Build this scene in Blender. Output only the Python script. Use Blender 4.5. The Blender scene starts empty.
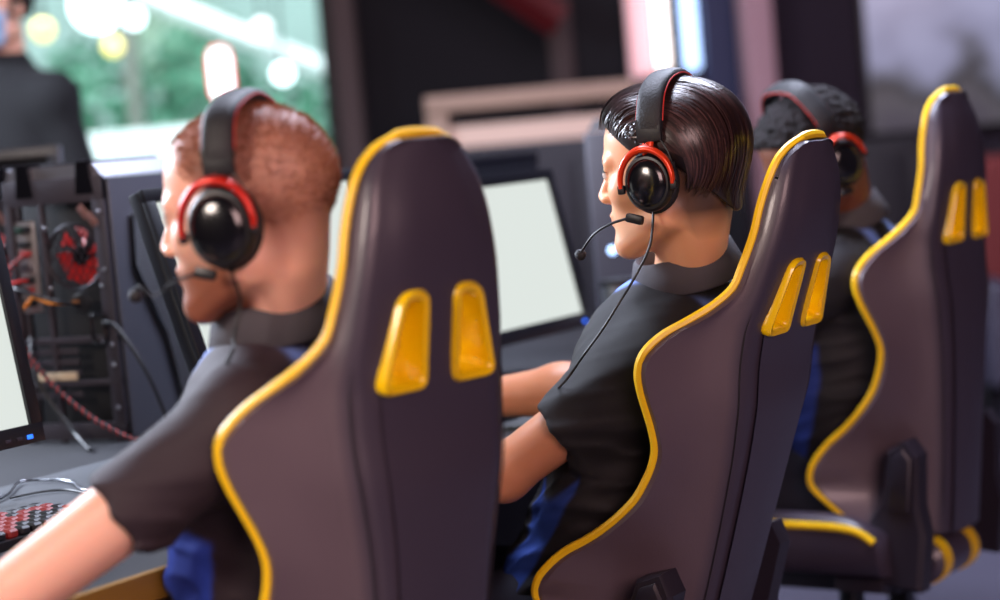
import bpy, bmesh, math, random
import numpy as np
from mathutils import Vector, Matrix, Euler
C = bpy.context.scene.collection
PI = math.pi
def R(d): return math.radians(d)
rng = np.random.default_rng(7); random.seed(7)

# ------------------------------------------------------------------ materials
def lin(c):
    return tuple(((v/255)/12.92 if v/255 <= .04045 else ((v/255+.055)/1.055)**2.4) for v in c)
def mat(name, rgb, rough=.5, metal=0., bump=0., bscale=80., var=0., vscale=6., coat=0., emit=None, estr=1., spec=.5, sheen=0., sss=0., col_attr=False, bdetail=3.):
    m = bpy.data.materials.new(name); m.use_nodes = True
    nt = m.node_tree; b = nt.nodes['Principled BSDF']
    c = lin(rgb)+(1,)
    b.inputs['Base Color'].default_value = c
    b.inputs['Roughness'].default_value = rough
    b.inputs['Metallic'].default_value = metal
    b.inputs['Specular IOR Level'].default_value = spec
    if coat: b.inputs['Coat Weight'].default_value = coat; b.inputs['Coat Roughness'].default_value = .12
    if sheen: b.inputs['Sheen Weight'].default_value = sheen
    if sss:
        b.inputs['Subsurface Weight'].default_value = sss
        b.inputs['Subsurface Radius'].default_value = (.012,.004,.002); b.inputs['Subsurface Scale'].default_value = 1.0
    tc = nt.nodes.new('ShaderNodeTexCoord')
    src = None
    if col_attr:
        a = nt.nodes.new('ShaderNodeVertexColor'); a.layer_name = 'Col'; src = a.outputs['Color']
        nt.links.new(src, b.inputs['Base Color'])
    if var:
        n = nt.nodes.new('ShaderNodeTexNoise'); n.inputs['Scale'].default_value = vscale; n.inputs['Detail'].default_value = 5
        nt.links.new(tc.outputs['Object'], n.inputs['Vector'])
        mr = nt.nodes.new('ShaderNodeMapRange'); mr.inputs['To Min'].default_value = 1-var; mr.inputs['To Max'].default_value = 1+var
        nt.links.new(n.outputs['Fac'], mr.inputs['Value'])
        mx = nt.nodes.new('ShaderNodeMix'); mx.data_type = 'RGBA'; mx.blend_type = 'MULTIPLY'; mx.inputs['Factor'].default_value = 1
        if src: nt.links.new(src, mx.inputs['A'])
        else: mx.inputs['A'].default_value = c
        nt.links.new(mr.outputs['Result'], mx.inputs['B'])
        nt.links.new(mx.outputs['Result'], b.inputs['Base Color'])
    if bump:
        n2 = nt.nodes.new('ShaderNodeTexNoise'); n2.inputs['Scale'].default_value = bscale; n2.inputs['Detail'].default_value = bdetail
        nt.links.new(tc.outputs['Object'], n2.inputs['Vector'])
        bp = nt.nodes.new('ShaderNodeBump'); bp.inputs['Strength'].default_value = bump; bp.inputs['Distance'].default_value = .004
        nt.links.new(n2.outputs['Fac'], bp.inputs['Height']); nt.links.new(bp.outputs['Normal'], b.inputs['Normal'])
    if emit is not None:
        b.inputs['Emission Color'].default_value = lin(emit)+(1,); b.inputs['Emission Strength'].default_value = estr
    return m

# ------------------------------------------------------------------ mesh helpers
def spline(pts, n, closed=False):
    """Catmull-Rom through pts, n samples."""
    P = np.array(pts, float); m = len(P)
    out = []
    segs = m if closed else m-1
    for t in np.linspace(0, segs, n, endpoint=not closed):
        i = min(int(t), segs-1); f = t-i
        if closed: a,b,c,d = P[(i-1)%m],P[i%m],P[(i+1)%m],P[(i+2)%m]
        else: a,b,c,d = P[max(i-1,0)],P[i],P[i+1],P[min(i+2,m-1)]
        out.append(.5*((2*b)+(-a+c)*f+(2*a-5*b+4*c-d)*f*f+(-a+3*b-3*c+d)*f**3))
    return np.array(out)
class MB:
    def __init__(s): s.v=[]; s.f=[]
    def add(s, V, F):
        o = len(s.v); s.v.extend([tuple(map(float,p)) for p in V]); s.f.extend([tuple(int(i)+o for i in f) for f in F]); return s
    def tube(s, pts, r, n=8, closed=False, flat=None, up=None, cap=True):
        """flat=(a,b): cross-section radii multipliers along side / up; up: reference normal"""
        P = np.array(pts, float); m = len(P)
        rr = np.full(m, r) if np.isscalar(r) else np.interp(np.linspace(0,1,m), np.linspace(0,1,len(r)), r)
        T = np.gradient(P, axis=0) if not closed else (np.roll(P,-1,0)-np.roll(P,1,0))
        T /= np.linalg.norm(T,axis=1)[:,None]+1e-12
        ref = np.array(up if up is not None else ((0,0,1) if abs(T[0][2])<.9 else (1,0,0)), float)
        V=[]; nrm = ref-T[0]*ref.dot(T[0]); nrm/=np.linalg.norm(nrm)
        for i in range(m):
            if up is not None: nn = ref-T[i]*ref.dot(T[i])
            else: nn = nrm-T[i]*nrm.dot(T[i])
            l=np.linalg.norm(nn); nrm = nn/l if l>1e-6 else nrm
            bi = np.cross(T[i],nrm)
            a,b = flat if flat else (1,1)
            for k in range(n):
                t=2*PI*k/n
                V.append(P[i]+rr[i]*(a*math.cos(t)*bi+b*math.sin(t)*nrm))
        F=[]
        for i in range(m if closed else m-1):
            j=(i+1)%m
            for k in range(n):
                F.append((i*n+k,i*n+(k+1)%n,j*n+(k+1)%n,j*n+k))
        if not closed and cap:
            F.append(tuple(range(n-1,-1,-1))); F.append(tuple((m-1)*n+k for k in range(n)))
        return s.add(V,F)
    def loft(s, rings, closed_ring=True, cap0=True, cap1=True):
        n=len(rings[0]); V=[p for r in rings for p in r]; F=[]
        for i in range(len(rings)-1):
            for k in range(n if closed_ring else n-1):
                F.append((i*n+k,i*n+(k+1)%n,(i+1)*n+(k+1)%n,(i+1)*n+k))
        if closed_ring and cap0: F.append(tuple(range(n-1,-1,-1)))
        if closed_ring and cap1: F.append(tuple((len(rings)-1)*n+k for k in range(n)))
        return s.add(V,F)
    def lathe(s, prof, n=24, M=None):
        """prof: (r,z) list, axis z"""
        rings=[[(r*math.cos(2*PI*k/n), r*math.sin(2*PI*k/n), z) for k in range(n)] for r,z in prof]
        if M is not None: rings=[[tuple(M@Vector(p)) for p in r] for r in rings]
        return s.loft(rings)
    def box(s, c, d, bev=.004, M=None, seg=2):
        bm=bmesh.new(); bmesh.ops.create_cube(bm,size=1)
        for v in bm.verts: v.co=Vector((v.co.x*d[0],v.co.y*d[1],v.co.z*d[2]))
        if bev: bmesh.ops.bevel(bm,geom=bm.edges[:],offset=min(bev,min(d)*.45),segments=seg,profile=.6,affect='EDGES')
        bm.verts.index_update()
        MM=(M or Matrix())
        V=[MM@(v.co+Vector(c)) for v in bm.verts]; F=[[v.index for v in f.verts] for f in bm.faces]; bm.free()
        return s.add(V,F)
    def ball(s, c, r, n=16, m=10, M=None):
        r = (r,r,r) if np.isscalar(r) else r
        rings=[]
        for i in range(1,m):
            t=PI*i/m
            rings.append([(c[0]+r[0]*math.sin(t)*math.cos(2*PI*k/n), c[1]+r[1]*math.sin(t)*math.sin(2*PI*k/n), c[2]-r[2]*math.cos(t)) for k in range(n)])
        if M is not None: rings=[[tuple(M@Vector(p)) for p in q] for q in rings]
        return s.loft(rings)
    def prism(s, poly, y0, y1, M=None):
        """poly in (x,z), extruded along y"""
        r0=[(x,y0,z) for x,z in poly]; r1=[(x,y1,z) for x,z in poly]
        if M is not None: r0=[tuple(M@Vector(p)) for p in r0]; r1=[tuple(M@Vector(p)) for p in r1]
        return s.loft([r0,r1])
    def build(s, name, m, parent=None, smooth=40, M=None):
        me=bpy.data.meshes.new(name); me.from_pydata(s.v,[],s.f); me.validate()
        bm=bmesh.new(); bm.from_mesh(me); bmesh.ops.recalc_face_normals(bm,faces=bm.faces[:]); bm.to_mesh(me); bm.free()
        return link(name, me, m, parent, smooth, M)
def link(name, me, m, parent=None, smooth=40, M=None):
    if m is not None:
        me.materials.clear(); me.materials.append(m)
    if smooth:
        me.polygons.foreach_set('use_smooth',[True]*len(me.polygons))
        me.set_sharp_from_angle(angle=R(smooth))
    o=bpy.data.objects.new(name,me); C.objects.link(o)
    if parent is not None: o.parent=parent
    if M is not None: o.matrix_local = M
    return o
def tag(o, label, cat, group=None, kind=None):
    o['label']=label; o['category']=cat
    if group: o['group']=group
    if kind: o['kind']=kind
    return o
def thing(name, label, cat, loc=(0,0,0), rz=0., group=None, rot=None):
    o=bpy.data.objects.new(name,None); C.objects.link(o); o.location=loc
    o.rotation_euler = rot if rot is not None else (0,0,rz)
    o.empty_display_size=.1
    return tag(o,label,cat,group)
def struct(o):
    o['kind']='structure'; return o
def copy_tree(o, parent=None):
    c=o.copy(); C.objects.link(c)
    if parent is not None: c.parent=parent
    for ch in list(o.children): copy_tree(ch,c)
    return c

# ------------------------------------------------------------------ signed distance modelling
def smin(a,b,k):
    if k<=0: return np.minimum(a,b)
    h=np.maximum(k-np.abs(a-b),0)/k
    return np.minimum(a,b)-h*h*k*.25
def smax(a,b,k): return -smin(-a,-b,k)
def s_ell(P,c,r,M=None):
    q=P-np.array(c)
    if M is not None: q=q@M
    r=np.array(r,float); k0=np.linalg.norm(q/r,axis=1); k1=np.linalg.norm(q/(r*r),axis=1)+1e-9
    return k0*(k0-1)/k1
def s_cone(P,a,b,r1,r2,flat=None,fs=1.):
    a=np.array(a,float); b=np.array(b,float); ba=b-a; pa=P-a
    if flat is not None:
        n=np.array(flat,float); n=n-ba*(n.dot(ba)/ba.dot(ba)); n/=np.linalg.norm(n)
        pa=pa+np.outer(pa@n,n)*(fs-1)
    h=np.clip(pa@ba/ba.dot(ba),0,1)
    return np.linalg.norm(pa-np.outer(h,ba),axis=1)-(r1+(r2-r1)*h)
def s_chain(P,pts,rs,k=.01):
    d=None
    for i in range(len(pts)-1):
        e=s_cone(P,pts[i],pts[i+1],rs[i],rs[i+1]); d=e if d is None else smin(d,e,k)
    return d
def axis_coords(lo,hi,h,fine):
    """fine: list of (a,b,hf)"""
    out=[lo]; 
    while out[-1]<hi:
        x=out[-1]; st=h
        for a,b,hf in fine:
            if a<=x<=b: st=min(st,hf)
        out.append(x+st)
    return np.array(out)
def polygonise(f, lo, hi, h, fine=((),(),())):
    xs,ys,zs=[axis_coords(lo[i],hi[i],h,fine[i]) for i in range(3)]
    st=5
    ci=[np.unique(np.append(np.arange(0,len(a),st),len(a)-1)) for a in (xs,ys,zs)]
    G=np.stack(np.meshgrid(xs[ci[0]],ys[ci[1]],zs[ci[2]],indexing='ij'),-1).reshape(-1,3)
    cd=f(G).reshape(len(ci[0]),len(ci[1]),len(ci[2])).astype(np.float32)
    near=[np.abs(np.arange(len(a))[:,None]-c[None,:]).argmin(1) for a,c in zip((xs,ys,zs),ci)]
    d=cd[near[0]][:,near[1]][:,:,near[2]].copy()
    act=np.nonzero(np.abs(d)<h*st*1.35+.008)
    for k in range(0,len(act[0]),400000):
        I,J,K=[a[k:k+400000] for a in act]
        d[I,J,K]=f(np.stack([xs[I],ys[J],zs[K]],1))
    ins=d<0
    nx,ny,nz=d.shape
    cnt=np.zeros((nx-1,ny-1,nz-1),np.int8)
    for a in (0,1):
        for b in (0,1):
            for c in (0,1):
                cnt+=ins[a:nx-1+a,b:ny-1+b,c:nz-1+c]
    I,J,K=np.nonzero((cnt>0)&(cnt<8))
    vid=np.full(cnt.shape,-1,np.int32); vid[I,J,K]=np.arange(len(I))
    acc=np.zeros((len(I),3)); num=np.zeros(len(I))
    corner=[(a,b,c) for a in (0,1) for b in (0,1) for c in (0,1)]
    pos={q:np.stack([xs[I+q[0]],ys[J+q[1]],zs[K+q[2]]],1) for q in corner}
    val={q:d[I+q[0],J+q[1],K+q[2]].astype(float) for q in corner}
    for q in corner:
        for ax in range(3):
            if q[ax]==0:
                p=list(q); p[ax]=1; p=tuple(p)
                v0,v1=val[q],val[p]; m=(v0<0)!=(v1<0)
                t=np.where(m,v0/np.where(m,v0-v1,1),0)
                acc[m]+=(pos[q]+(pos[p]-pos[q])*t[:,None])[m]; num[m]+=1
    V=acc/num[:,None]
    Fs=[]
    for ax in range(3):
        sl0=[slice(None)]*3; sl1=[slice(None)]*3; sl0[ax]=slice(0,-1); sl1[ax]=slice(1,None)
        ch=ins[tuple(sl0)]!=ins[tuple(sl1)]
        o=[a for a in range(3) if a!=ax]
        E=np.array(np.nonzero(ch)).T
        ok=(E[:,o[0]]>0)&(E[:,o[1]]>0)&(E[:,o[0]]<d.shape[o[0]]-1)&(E[:,o[1]]<d.shape[o[1]]-1); E=E[ok]
        def cell(da,db):
            q=E.copy(); q[:,o[0]]-=da; q[:,o[1]]-=db; return vid[q[:,0],q[:,1],q[:,2]]
        Q=np.stack([cell(1,1),cell(0,1),cell(0,0),cell(1,0)],1)
        inside0=ins[E[:,0],E[:,1],E[:,2]]
        flip=inside0 if ax!=1 else ~inside0
        Q[~flip]=Q[~flip][:,::-1]
        Fs.append(Q)
    F=np.concatenate(Fs); F=F[(F>=0).all(1)]
    return V,F
def np_mesh(name,V,F):
    me=bpy.data.meshes.new(name)
    me.vertices.add(len(V)); me.vertices.foreach_set('co',np.asarray(V,np.float32).ravel())
    F=np.asarray(F,np.int32)
    me.loops.add(F.size); me.loops.foreach_set('vertex_index',F.ravel())
    me.polygons.add(len(F)); me.polygons.foreach_set('loop_start',np.arange(0,F.size,F.shape[1],dtype=np.int32))
    me.update(calc_edges=True); me.validate()
    return me
def set_col(me,cols):
    a=me.color_attributes.new('Col','FLOAT_COLOR','POINT')
    a.data.foreach_set('color',np.concatenate([cols,np.ones((len(cols),1))],1).astype(np.float32).ravel())
def relax(V,F,it=2,lam=.5):
    V=V.copy(); n=len(V)
    e=np.concatenate([F[:,[0,1]],F[:,[1,2]],F[:,[2,3]],F[:,[3,0]]])
    for _ in range(it):
        s=np.zeros_like(V); c=np.zeros(n)
        for k in range(3):
            s[:,k]=np.bincount(e[:,0],V[e[:,1],k],n)+np.bincount(e[:,1],V[e[:,0],k],n)
        c=np.bincount(e[:,0],minlength=n)+np.bincount(e[:,1],minlength=n)
        V+=lam*(s/np.maximum(c,1)[:,None]-V)
    return V
def vnoise(P,s,seed=0):
    """cheap smooth pseudo noise from rotated sines"""
    g=np.random.default_rng(seed); o=np.zeros(len(P))
    for k in range(6):
        w=g.normal(size=3); w*=s*(.6+.9*g.random())/np.linalg.norm(w); o+=np.sin(P@w+g.random()*6.28)
    return o/3.5

# ------------------------------------------------------------------ camera
FPX=2050.; CAMZ=1.22; PITCH=R(4.74); ROLL=R(-5.0)
cam_d=bpy.data.cameras.new('camera'); cam=bpy.data.objects.new('camera',cam_d); C.objects.link(cam)
cam_d.sensor_width=36.; cam_d.lens=FPX*36/1000
CR=(Euler((PI/2-PITCH,0,0)).to_matrix() @ Matrix.Rotation(ROLL,3,'Z'))
cam.matrix_world=Matrix.Translation((0,0,CAMZ)) @ CR.to_4x4()
cam_d.dof.use_dof=True; cam_d.dof.focus_distance=2.80; cam_d.dof.aperture_fstop=2.0
cam_d.clip_start=.05
bpy.context.scene.camera=cam
CRn=np.array(CR)
def at(px,py,Y):
    d=CR@Vector(((px-500)/FPX,(300-py)/FPX,-1)); return Vector((0,0,CAMZ))+d*(Y/d.y)
def proj(p):
    q=CR.transposed()@(Vector(p)-Vector((0,0,CAMZ))); return (500+FPX*q.x/-q.z, 300-FPX*q.y/-q.z, -q.z)
# ------------------------------------------------------------------ material palette
M={}
M['leather']=mat('leather',(118,96,103),.44,bump=.10,bscale=420,var=.06,vscale=9,spec=.6)
M['leather_two']=mat('leather_two',(82,70,80),.41,bump=.11,bscale=420,var=.06,vscale=9,spec=.6,coat=.2,col_attr=True)
M['leather_back']=mat('leather_back',(68,59,73),.40,bump=.12,bscale=420,var=.06,vscale=9,spec=.6,coat=.3)
M['piping']=mat('piping',(255,206,24),.38,var=.05,vscale=40)
M['yellow_plastic']=mat('yellow_plastic',(255,210,6),.22,coat=.6,var=.04,vscale=30)
M['plastic']=mat('plastic',(42,36,46),.45,bump=.05,bscale=600,spec=.5)
M['black']=mat('black',(20,20,25),.4,bump=.04,bscale=500)
M['gloss_black']=mat('gloss_black',(14,14,18),.18,coat=.5,var=.1)
M['soft_black']=mat('soft_black',(22,21,26),.6,bump=.25,bscale=300)
M['red_metal']=mat('red_metal',(226,58,14),.28,metal=.35,coat=.4,var=.05,vscale=60)
M['deep_red_metal']=mat('deep_red_metal',(205,34,16),.3,metal=.35,coat=.4,var=.05,vscale=60)
M['red_thread']=mat('red_thread',(190,34,26),.6,var=.1,vscale=90)
M['steel']=mat('steel',(150,152,158),.28,metal=1.,var=.08,vscale=30)
M['cable']=mat('cable',(16,16,20),.45,var=.1)
M['stitch']=mat('stitch',(34,28,34),.6,var=.1)
# ------------------------------------------------------------------ racing chair
BH=.80                                             # length of the backrest along its own axis
def prof(u, tab):
    t=np.array(tab); 
    return np.interp(u,t[:,0],t[:,1])
def smooth_tab(tab,n=200):
    t=np.array(tab,float); u=np.linspace(t[0,0],t[-1,0],n)
    # monotone cubic (pchip) interpolation
    h=np.diff(t[:,0]); dl=np.diff(t[:,1])/h; m=np.zeros(len(t))
    for i in range(1,len(t)-1):
        if dl[i-1]*dl[i]>0: m[i]=2/(1/dl[i-1]+1/dl[i])
    m[0]=dl[0]; m[-1]=dl[-1]
    out=[]
    for x in u:
        i=min(np.searchsorted(t[:,0],x,side='right')-1,len(h)-1); s=(x-t[i,0])/h[i]
        out.append((2*s**3-3*s**2+1)*t[i,1]+(s**3-2*s**2+s)*h[i]*m[i]+(-2*s**3+3*s**2)*t[i+1,1]+(s**3-s**2)*h[i]*m[i+1])
    return np.stack([u,out],1)
# front edge of the wings (where the piping runs), measured forward of the back axis
F_TAB=smooth_tab([(0,.05),(.04,.115),(.094,.170),(.14,.156),(.21,.100),(.28,.064),(.338,.056),(.38,.066),(.43,.086),(.47,.095),(.51,.083),(.555,.047),(.598,.028),(.66,.028),(.716,.034),(.77,.036),(.80,.028)])
B_TAB=smooth_tab([(0,-.045),(.2,-.04),(.42,-.03),(.5,-.016),(.575,-.010),(.65,-.010),(.71,-.006),(.75,.004),(.78,.015),(.80,.022)])
W_TAB=smooth_tab([(0,.088),(.1,.090),(.2,.094),(.34,.106),(.47,.126),(.53,.128),(.598,.117),(.65,.109),(.716,.096),(.755,.084),(.782,.066),(.795,.050),(.80,.036)])
FL_TAB=smooth_tab([(0,.100),(.1,.122),(.2,.095),(.34,.070),(.47,.090),(.52,.058),(.56,.022),(.6,.006),(.66,0),(.8,0)])
S_TAB=smooth_tab([(0,.01),(.1,.02),(.25,.01),(.4,.01),(.52,.012),(.6,.018),(.7,.026),(.8,.02)])
def backrest_parts():
    us=np.unique(np.concatenate([np.linspace(0,.74,56),np.linspace(.74,.80,14)]))
    rings=[]; edge=[]; seam=[]
    for u in us:
        f=prof(u,F_TAB); b=prof(u,B_TAB); w=prof(u,W_TAB); s=min(prof(u,S_TAB),f-.006)
        we=w+float(prof(u,FL_TAB)); T=f-b
        rc=min(.036,T*.5)                          # back corner rounding
        half=[(0,b-.008),(w*.35,b-.007),(w*.65,b-.003),(w-rc*1.5,b),(w-rc*.75,b+rc*.10),(w-rc*.28,b+rc*.34),(w-rc*.06,b+rc*.75),
              (w+(we-w)*.25,b+rc+(T-rc)*.25),(w+(we-w)*.6,b+rc+(T-rc)*.55),(we,f-.012),(we-.002,f-.003),(we-.010,f),(we-.022,f-.003)]
        wi=min(we-.05,w*.72); 
        half+=[(we-.034,f-.012),(we-.034-(we-.034-wi)*.5,f-.012-(f-.012-s)*.6) if f-.012>s else (we-.045,s+(f-s)*.3),(wi,s),(wi*.5,s-.003),(0,s-.004)]
        ring=[(x,u,v) for x,v in half]+[(-x,u,v) for x,v in half[-2:0:-1]]
        rings.append([(p[0],p[2],p[1]) for p in ring])   # local: x, y(forward), z(up)
        edge.append((we-.004,f+.002,u)); seam.append((w-rc*.28,b+rc*.30,u))
    mb=MB().loft(rings)
    return mb,edge,seam
def hole_outline(sgn, grow=0., n=6):
    zt,zb=.636,.538; xi=.026; xot=.056; xob=.083
    pts=[(xi-grow,zt+grow),(xot+grow*.8,zt+grow),(xob+grow*1.2,zb-grow),(xi-grow,zb-grow)]
    rad=[.010,.013,.013,.010]; out=[]
    for i in range(4):
        p=np.array(pts[i]); a=np.array(pts[i-1])-p; b=np.array(pts[(i+1)%4])-p
        a/=np.linalg.norm(a); b/=np.linalg.norm(b)
        r=rad[i]+grow
        for t in np.linspace(0,1,n):
            out.append((1-t)**2*(p+a*r)+2*t*(1-t)*p+t*t*(p+b*r))
    return [(sgn*x,z) for x,z in out]
def back_y(z): return float(prof(z,B_TAB))
def build_back():
    mb,edge,seam=backrest_parts()
    o=mb.build('backrest',M['leather'],None,smooth=50)
    cut=MB()
    for s in (1,-1): cut.prism(hole_outline(s,.002),-.2,.2)
    co=cut.build('cutter',None,None,smooth=0)
    md=o.modifiers.new('b','BOOLEAN'); md.object=co; md.operation='DIFFERENCE'; md.solver='EXACT'
    dg=bpy.context.evaluated_depsgraph_get()
    me=bpy.data.meshes.new_from_object(o.evaluated_get(dg)); me.name='backrest'
    o.modifiers.clear(); o.data=me
    bm=bmesh.new(); bm.from_mesh(me); bmesh.ops.remove_doubles(bm,verts=bm.verts[:],dist=.0004); bmesh.ops.triangulate(bm,faces=[f for f in bm.faces if len(f.verts)>4]); bm.to_mesh(me); bm.free()
    # two leathers: matte wings, smoother back panel
    me.materials.clear(); me.materials.append(M['leather_two'])
    P=np.array([tuple(v.co) for v in me.vertices])
    b=np.interp(P[:,2],B_TAB[:,0],B_TAB[:,1]); k=np.clip((b+.026-P[:,1])/.016,0,1); k=np.maximum(k,np.clip((P[:,2]-.765)/.01,0,1)*(P[:,1]<.03)); k=(k*k*(3-2*k))[:,None]
    set_col(me,np.array(lin((93,78,86)))*(1-k)+np.array(lin((64,56,69)))*k)
    me.set_sharp_from_angle(angle=R(50))
    cm=co.data; bpy.data.objects.remove(co); bpy.data.meshes.remove(cm)
    return o,edge,seam
def make_chair(label):
    t=thing('gaming_chair',label,'chair'); DZ=Matrix.Translation((0,0,-.05))
    piv=Vector((0,-.20,.42))
    back,edge,seam=build_back(); back.parent=t; back.location=piv
    E=[(x,y,z) for x,y,z in edge]
    top=E[-1]
    arc=[(top[0]*math.cos(a),top[1],top[2]+.004*math.sin(a)) for a in np.linspace(0,PI,13)][1:-1]
    path=spline(E[::2]+([E[-1]] if (len(E)-1)%2 else [])+arc+[(-x,y,z) for x,y,z in E[::-1]][::2],260)
    MB().tube(path,.0068,8).build('piping',M['piping'],back)
    for s in (1,-1):
        MB().tube(spline([(s*x,y-.001,z) for x,y,z in seam[2:-26]],60),[.0002]+[.0011]*12+[.0002],5).build('seam',M['stitch'],back)
        bz=MB(); o=hole_outline(s,.007); i=hole_outline(s,.0005); i2=hole_outline(s,-.004)
        def lay(ol,off): return [(x,back_y(z)-.006+off,z) for x,z in ol]
        mid=hole_outline(s,.004)
        i=hole_outline(s,-.0025); i2=hole_outline(s,-.005); bz.loft([lay(o,.008),lay(o,-.002),lay(mid,-.0065),lay(i,-.005),lay(i2,.004),lay(i2,.05)],cap0=False,cap1=False)
        bz.build('headrest_slot_rim',M['yellow_plastic'],back,smooth=60)
    # recliner side covers
    for s in (-1,1):
        c=MB()
        poly=[(-.050,-.085),(.085,-.085),(.070,.005),(.036,.07),(.030,.165),(-.006,.190),(-.030,.165),(-.036,.07),(-.052,.02)]
        r0=[(s*.150,x,z) for x,z in poly]; r1=[(s*.186,x*1.0,z) for x,z in poly]; r2=[(s*.194,x*.82,z*.96+.004) for x,z in poly]
        c.loft([r0,r1,r2]); cov=c.build('recliner_cover',M['plastic'],back,smooth=30)
        cap=MB(); p2=[(-.022,.06),(.022,.06),(.019,.158),(-.003,.176),(-.020,.158)]
        cap.loft([[(s*.190,x,z) for x,z in p2],[(s*.198,x,z) for x,z in p2],[(s*.201,x*.8-.001,(z-.12)*.9+.12) for x,z in p2]])
        cap.build('cover_cap',M['plastic'],cov,smooth=30)
    # seat: cushion with raised bolsters
    rings=[]; pl=[]
    for y in np.linspace(-.185,.27,24):
        e=max(0,1-((y-.042)/.235)**8)
        hb=.055*e; z0=.405; zt=.475+.02*max(0,(y-.1)/.17)**2
        half=[(0,z0),(.17,z0),(.235,z0+.012),(.252,z0+.045),(.256,z0+.085),(.250,zt+hb*.8),(.232,zt+hb),(.205,zt+hb*.75),(.17,zt+.004),(.08,zt-.006),(0,zt-.008)]
        rings.append([(x,y,z) for x,z in half]+[(-x,y,z) for x,z in half[-2:0:-1]])
        pl.append((.254,y,zt+hb*.62))
    seat=MB().loft(rings).build('seat',M['leather_back'],t,smooth=60,M=DZ)
    for s in (1,-1):
        MB().tube(spline([(s*x,y,z) for x,y,z in pl],60),.0075,8).build('piping',M['piping'],seat)
    roll=MB().tube([(-.118,-.207,.418),(-.108,-.207,.418),(.058,-.207,.418),(.068,-.207,.418)],[.030,.042,.042,.030],16).build('rear_bolster',M['leather_back'],seat)
    for x in (-.088,.030):
        MB().tube([(x-.015,-.207,.418),(x+.015,-.207,.418)],.0445,18).build('yellow_band',M['piping'],roll)
    # mechanism, gas lift, star base
    mech=MB().box((0,0,.375),(.22,.30,.05),.012); mech.box((0,-.12,.39),(.40,.10,.03),.008); mech.build('tilt_mechanism',M['plastic'],t,M=DZ)
    MB().tube([(.11,.05,.365),(.25,.07,.36),(.29,.075,.36)],.007,8).build('lever',M['black'],t,M=DZ)
    MB().lathe([(.02,.31),(.024,.31),(.024,.24),(.032,.235),(.032,.10),(.02,.10)],18).build('gas_lift',M['black'],t)
    base=MB()
    for k in range(5):
        a=2*PI*k/5+.3; d=(math.cos(a),math.sin(a))
        base.tube([(d[0]*.02,d[1]*.02,.125),(d[0]*.15,d[1]*.15,.12),(d[0]*.31,d[1]*.31,.085)],[.034,.028,.018],10,flat=(1.1,.75))
    base.lathe([(.01,.16),(.05,.155),(.055,.09),(.01,.09)],20)
    bo=base.build('star_base',M['plastic'],t)
    for k in range(5):
        a=2*PI*k/5+.3; d=(math.cos(a),math.sin(a)); p=Vector((d[0]*.30,d[1]*.30,0))
        cs=MB().tube([(p.x,p.y,.04),(p.x,p.y,.09)],.008,8)
        Mx=Matrix.Translation((p.x,p.y,.031))@Matrix.Rotation(a+.8,4,'Z')@Matrix.Rotation(PI/2,4,'X')
        for z in (-.016,.016):
            cs.lathe([(.004,z-.011),(.026,z-.011),(.031,z-.006),(.031,z+.006),(.026,z+.011),(.004,z+.011)],18,Mx)
        cs.build('caster',M['black'],bo)
    return t
def set_chair(t,x,y,rz,recline,dz=0):
    t.location=(x,y,0); t.rotation_euler=(0,0,R(rz))
    for c in t.children:
        if c.name.startswith('backrest'): c.rotation_euler=(R(recline),0,0)
        if c.name.split('.')[0] in ('backrest','seat','tilt_mechanism','lever'): c.location.z+=dz
GREN='gaming chairs lined up along the desk'
ch=make_chair('black gaming chair with yellow piping, nearest of three, behind the man with cropped ginger hair')
ch2=copy_tree(ch); ch3=copy_tree(ch)
ch2['label']='black gaming chair with yellow piping, middle of three, behind the straight-haired man in sharp focus'
ch3['label']='black gaming chair with yellow piping, farthest of three, standing before the wall display'
for c in (ch,ch2,ch3): c['group']=GREN
set_chair(ch,-.303,2.443,46.6,10.3,.008)
set_chair(ch2,.070,3.108,55.9,21.0,-.006)
set_chair(ch3,.628,3.90,53,7.4,.000)
# ------------------------------------------------------------------ people
M['skin']=mat('skin',(225,160,125),.45,col_attr=True,bump=.06,bscale=900,sss=.25,spec=.4)
M['hair']=mat('hair',(34,22,22),.32,col_attr=True,spec=.6)
M['cloth']=mat('cloth',(48,42,50),.75,col_attr=True,bump=.12,bscale=1500)
M['hair_matte']=mat('hair_matte',(34,22,22),.85,col_attr=True,spec=.25)
M['collar']=mat('collar',(66,62,68),.8,bump=.3,bscale=1400)
M['trouser']=mat('trouser',(26,28,44),.8,bump=.2,bscale=900)
M['shoe']=mat('shoe',(30,30,34),.5,bump=.1)

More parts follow.
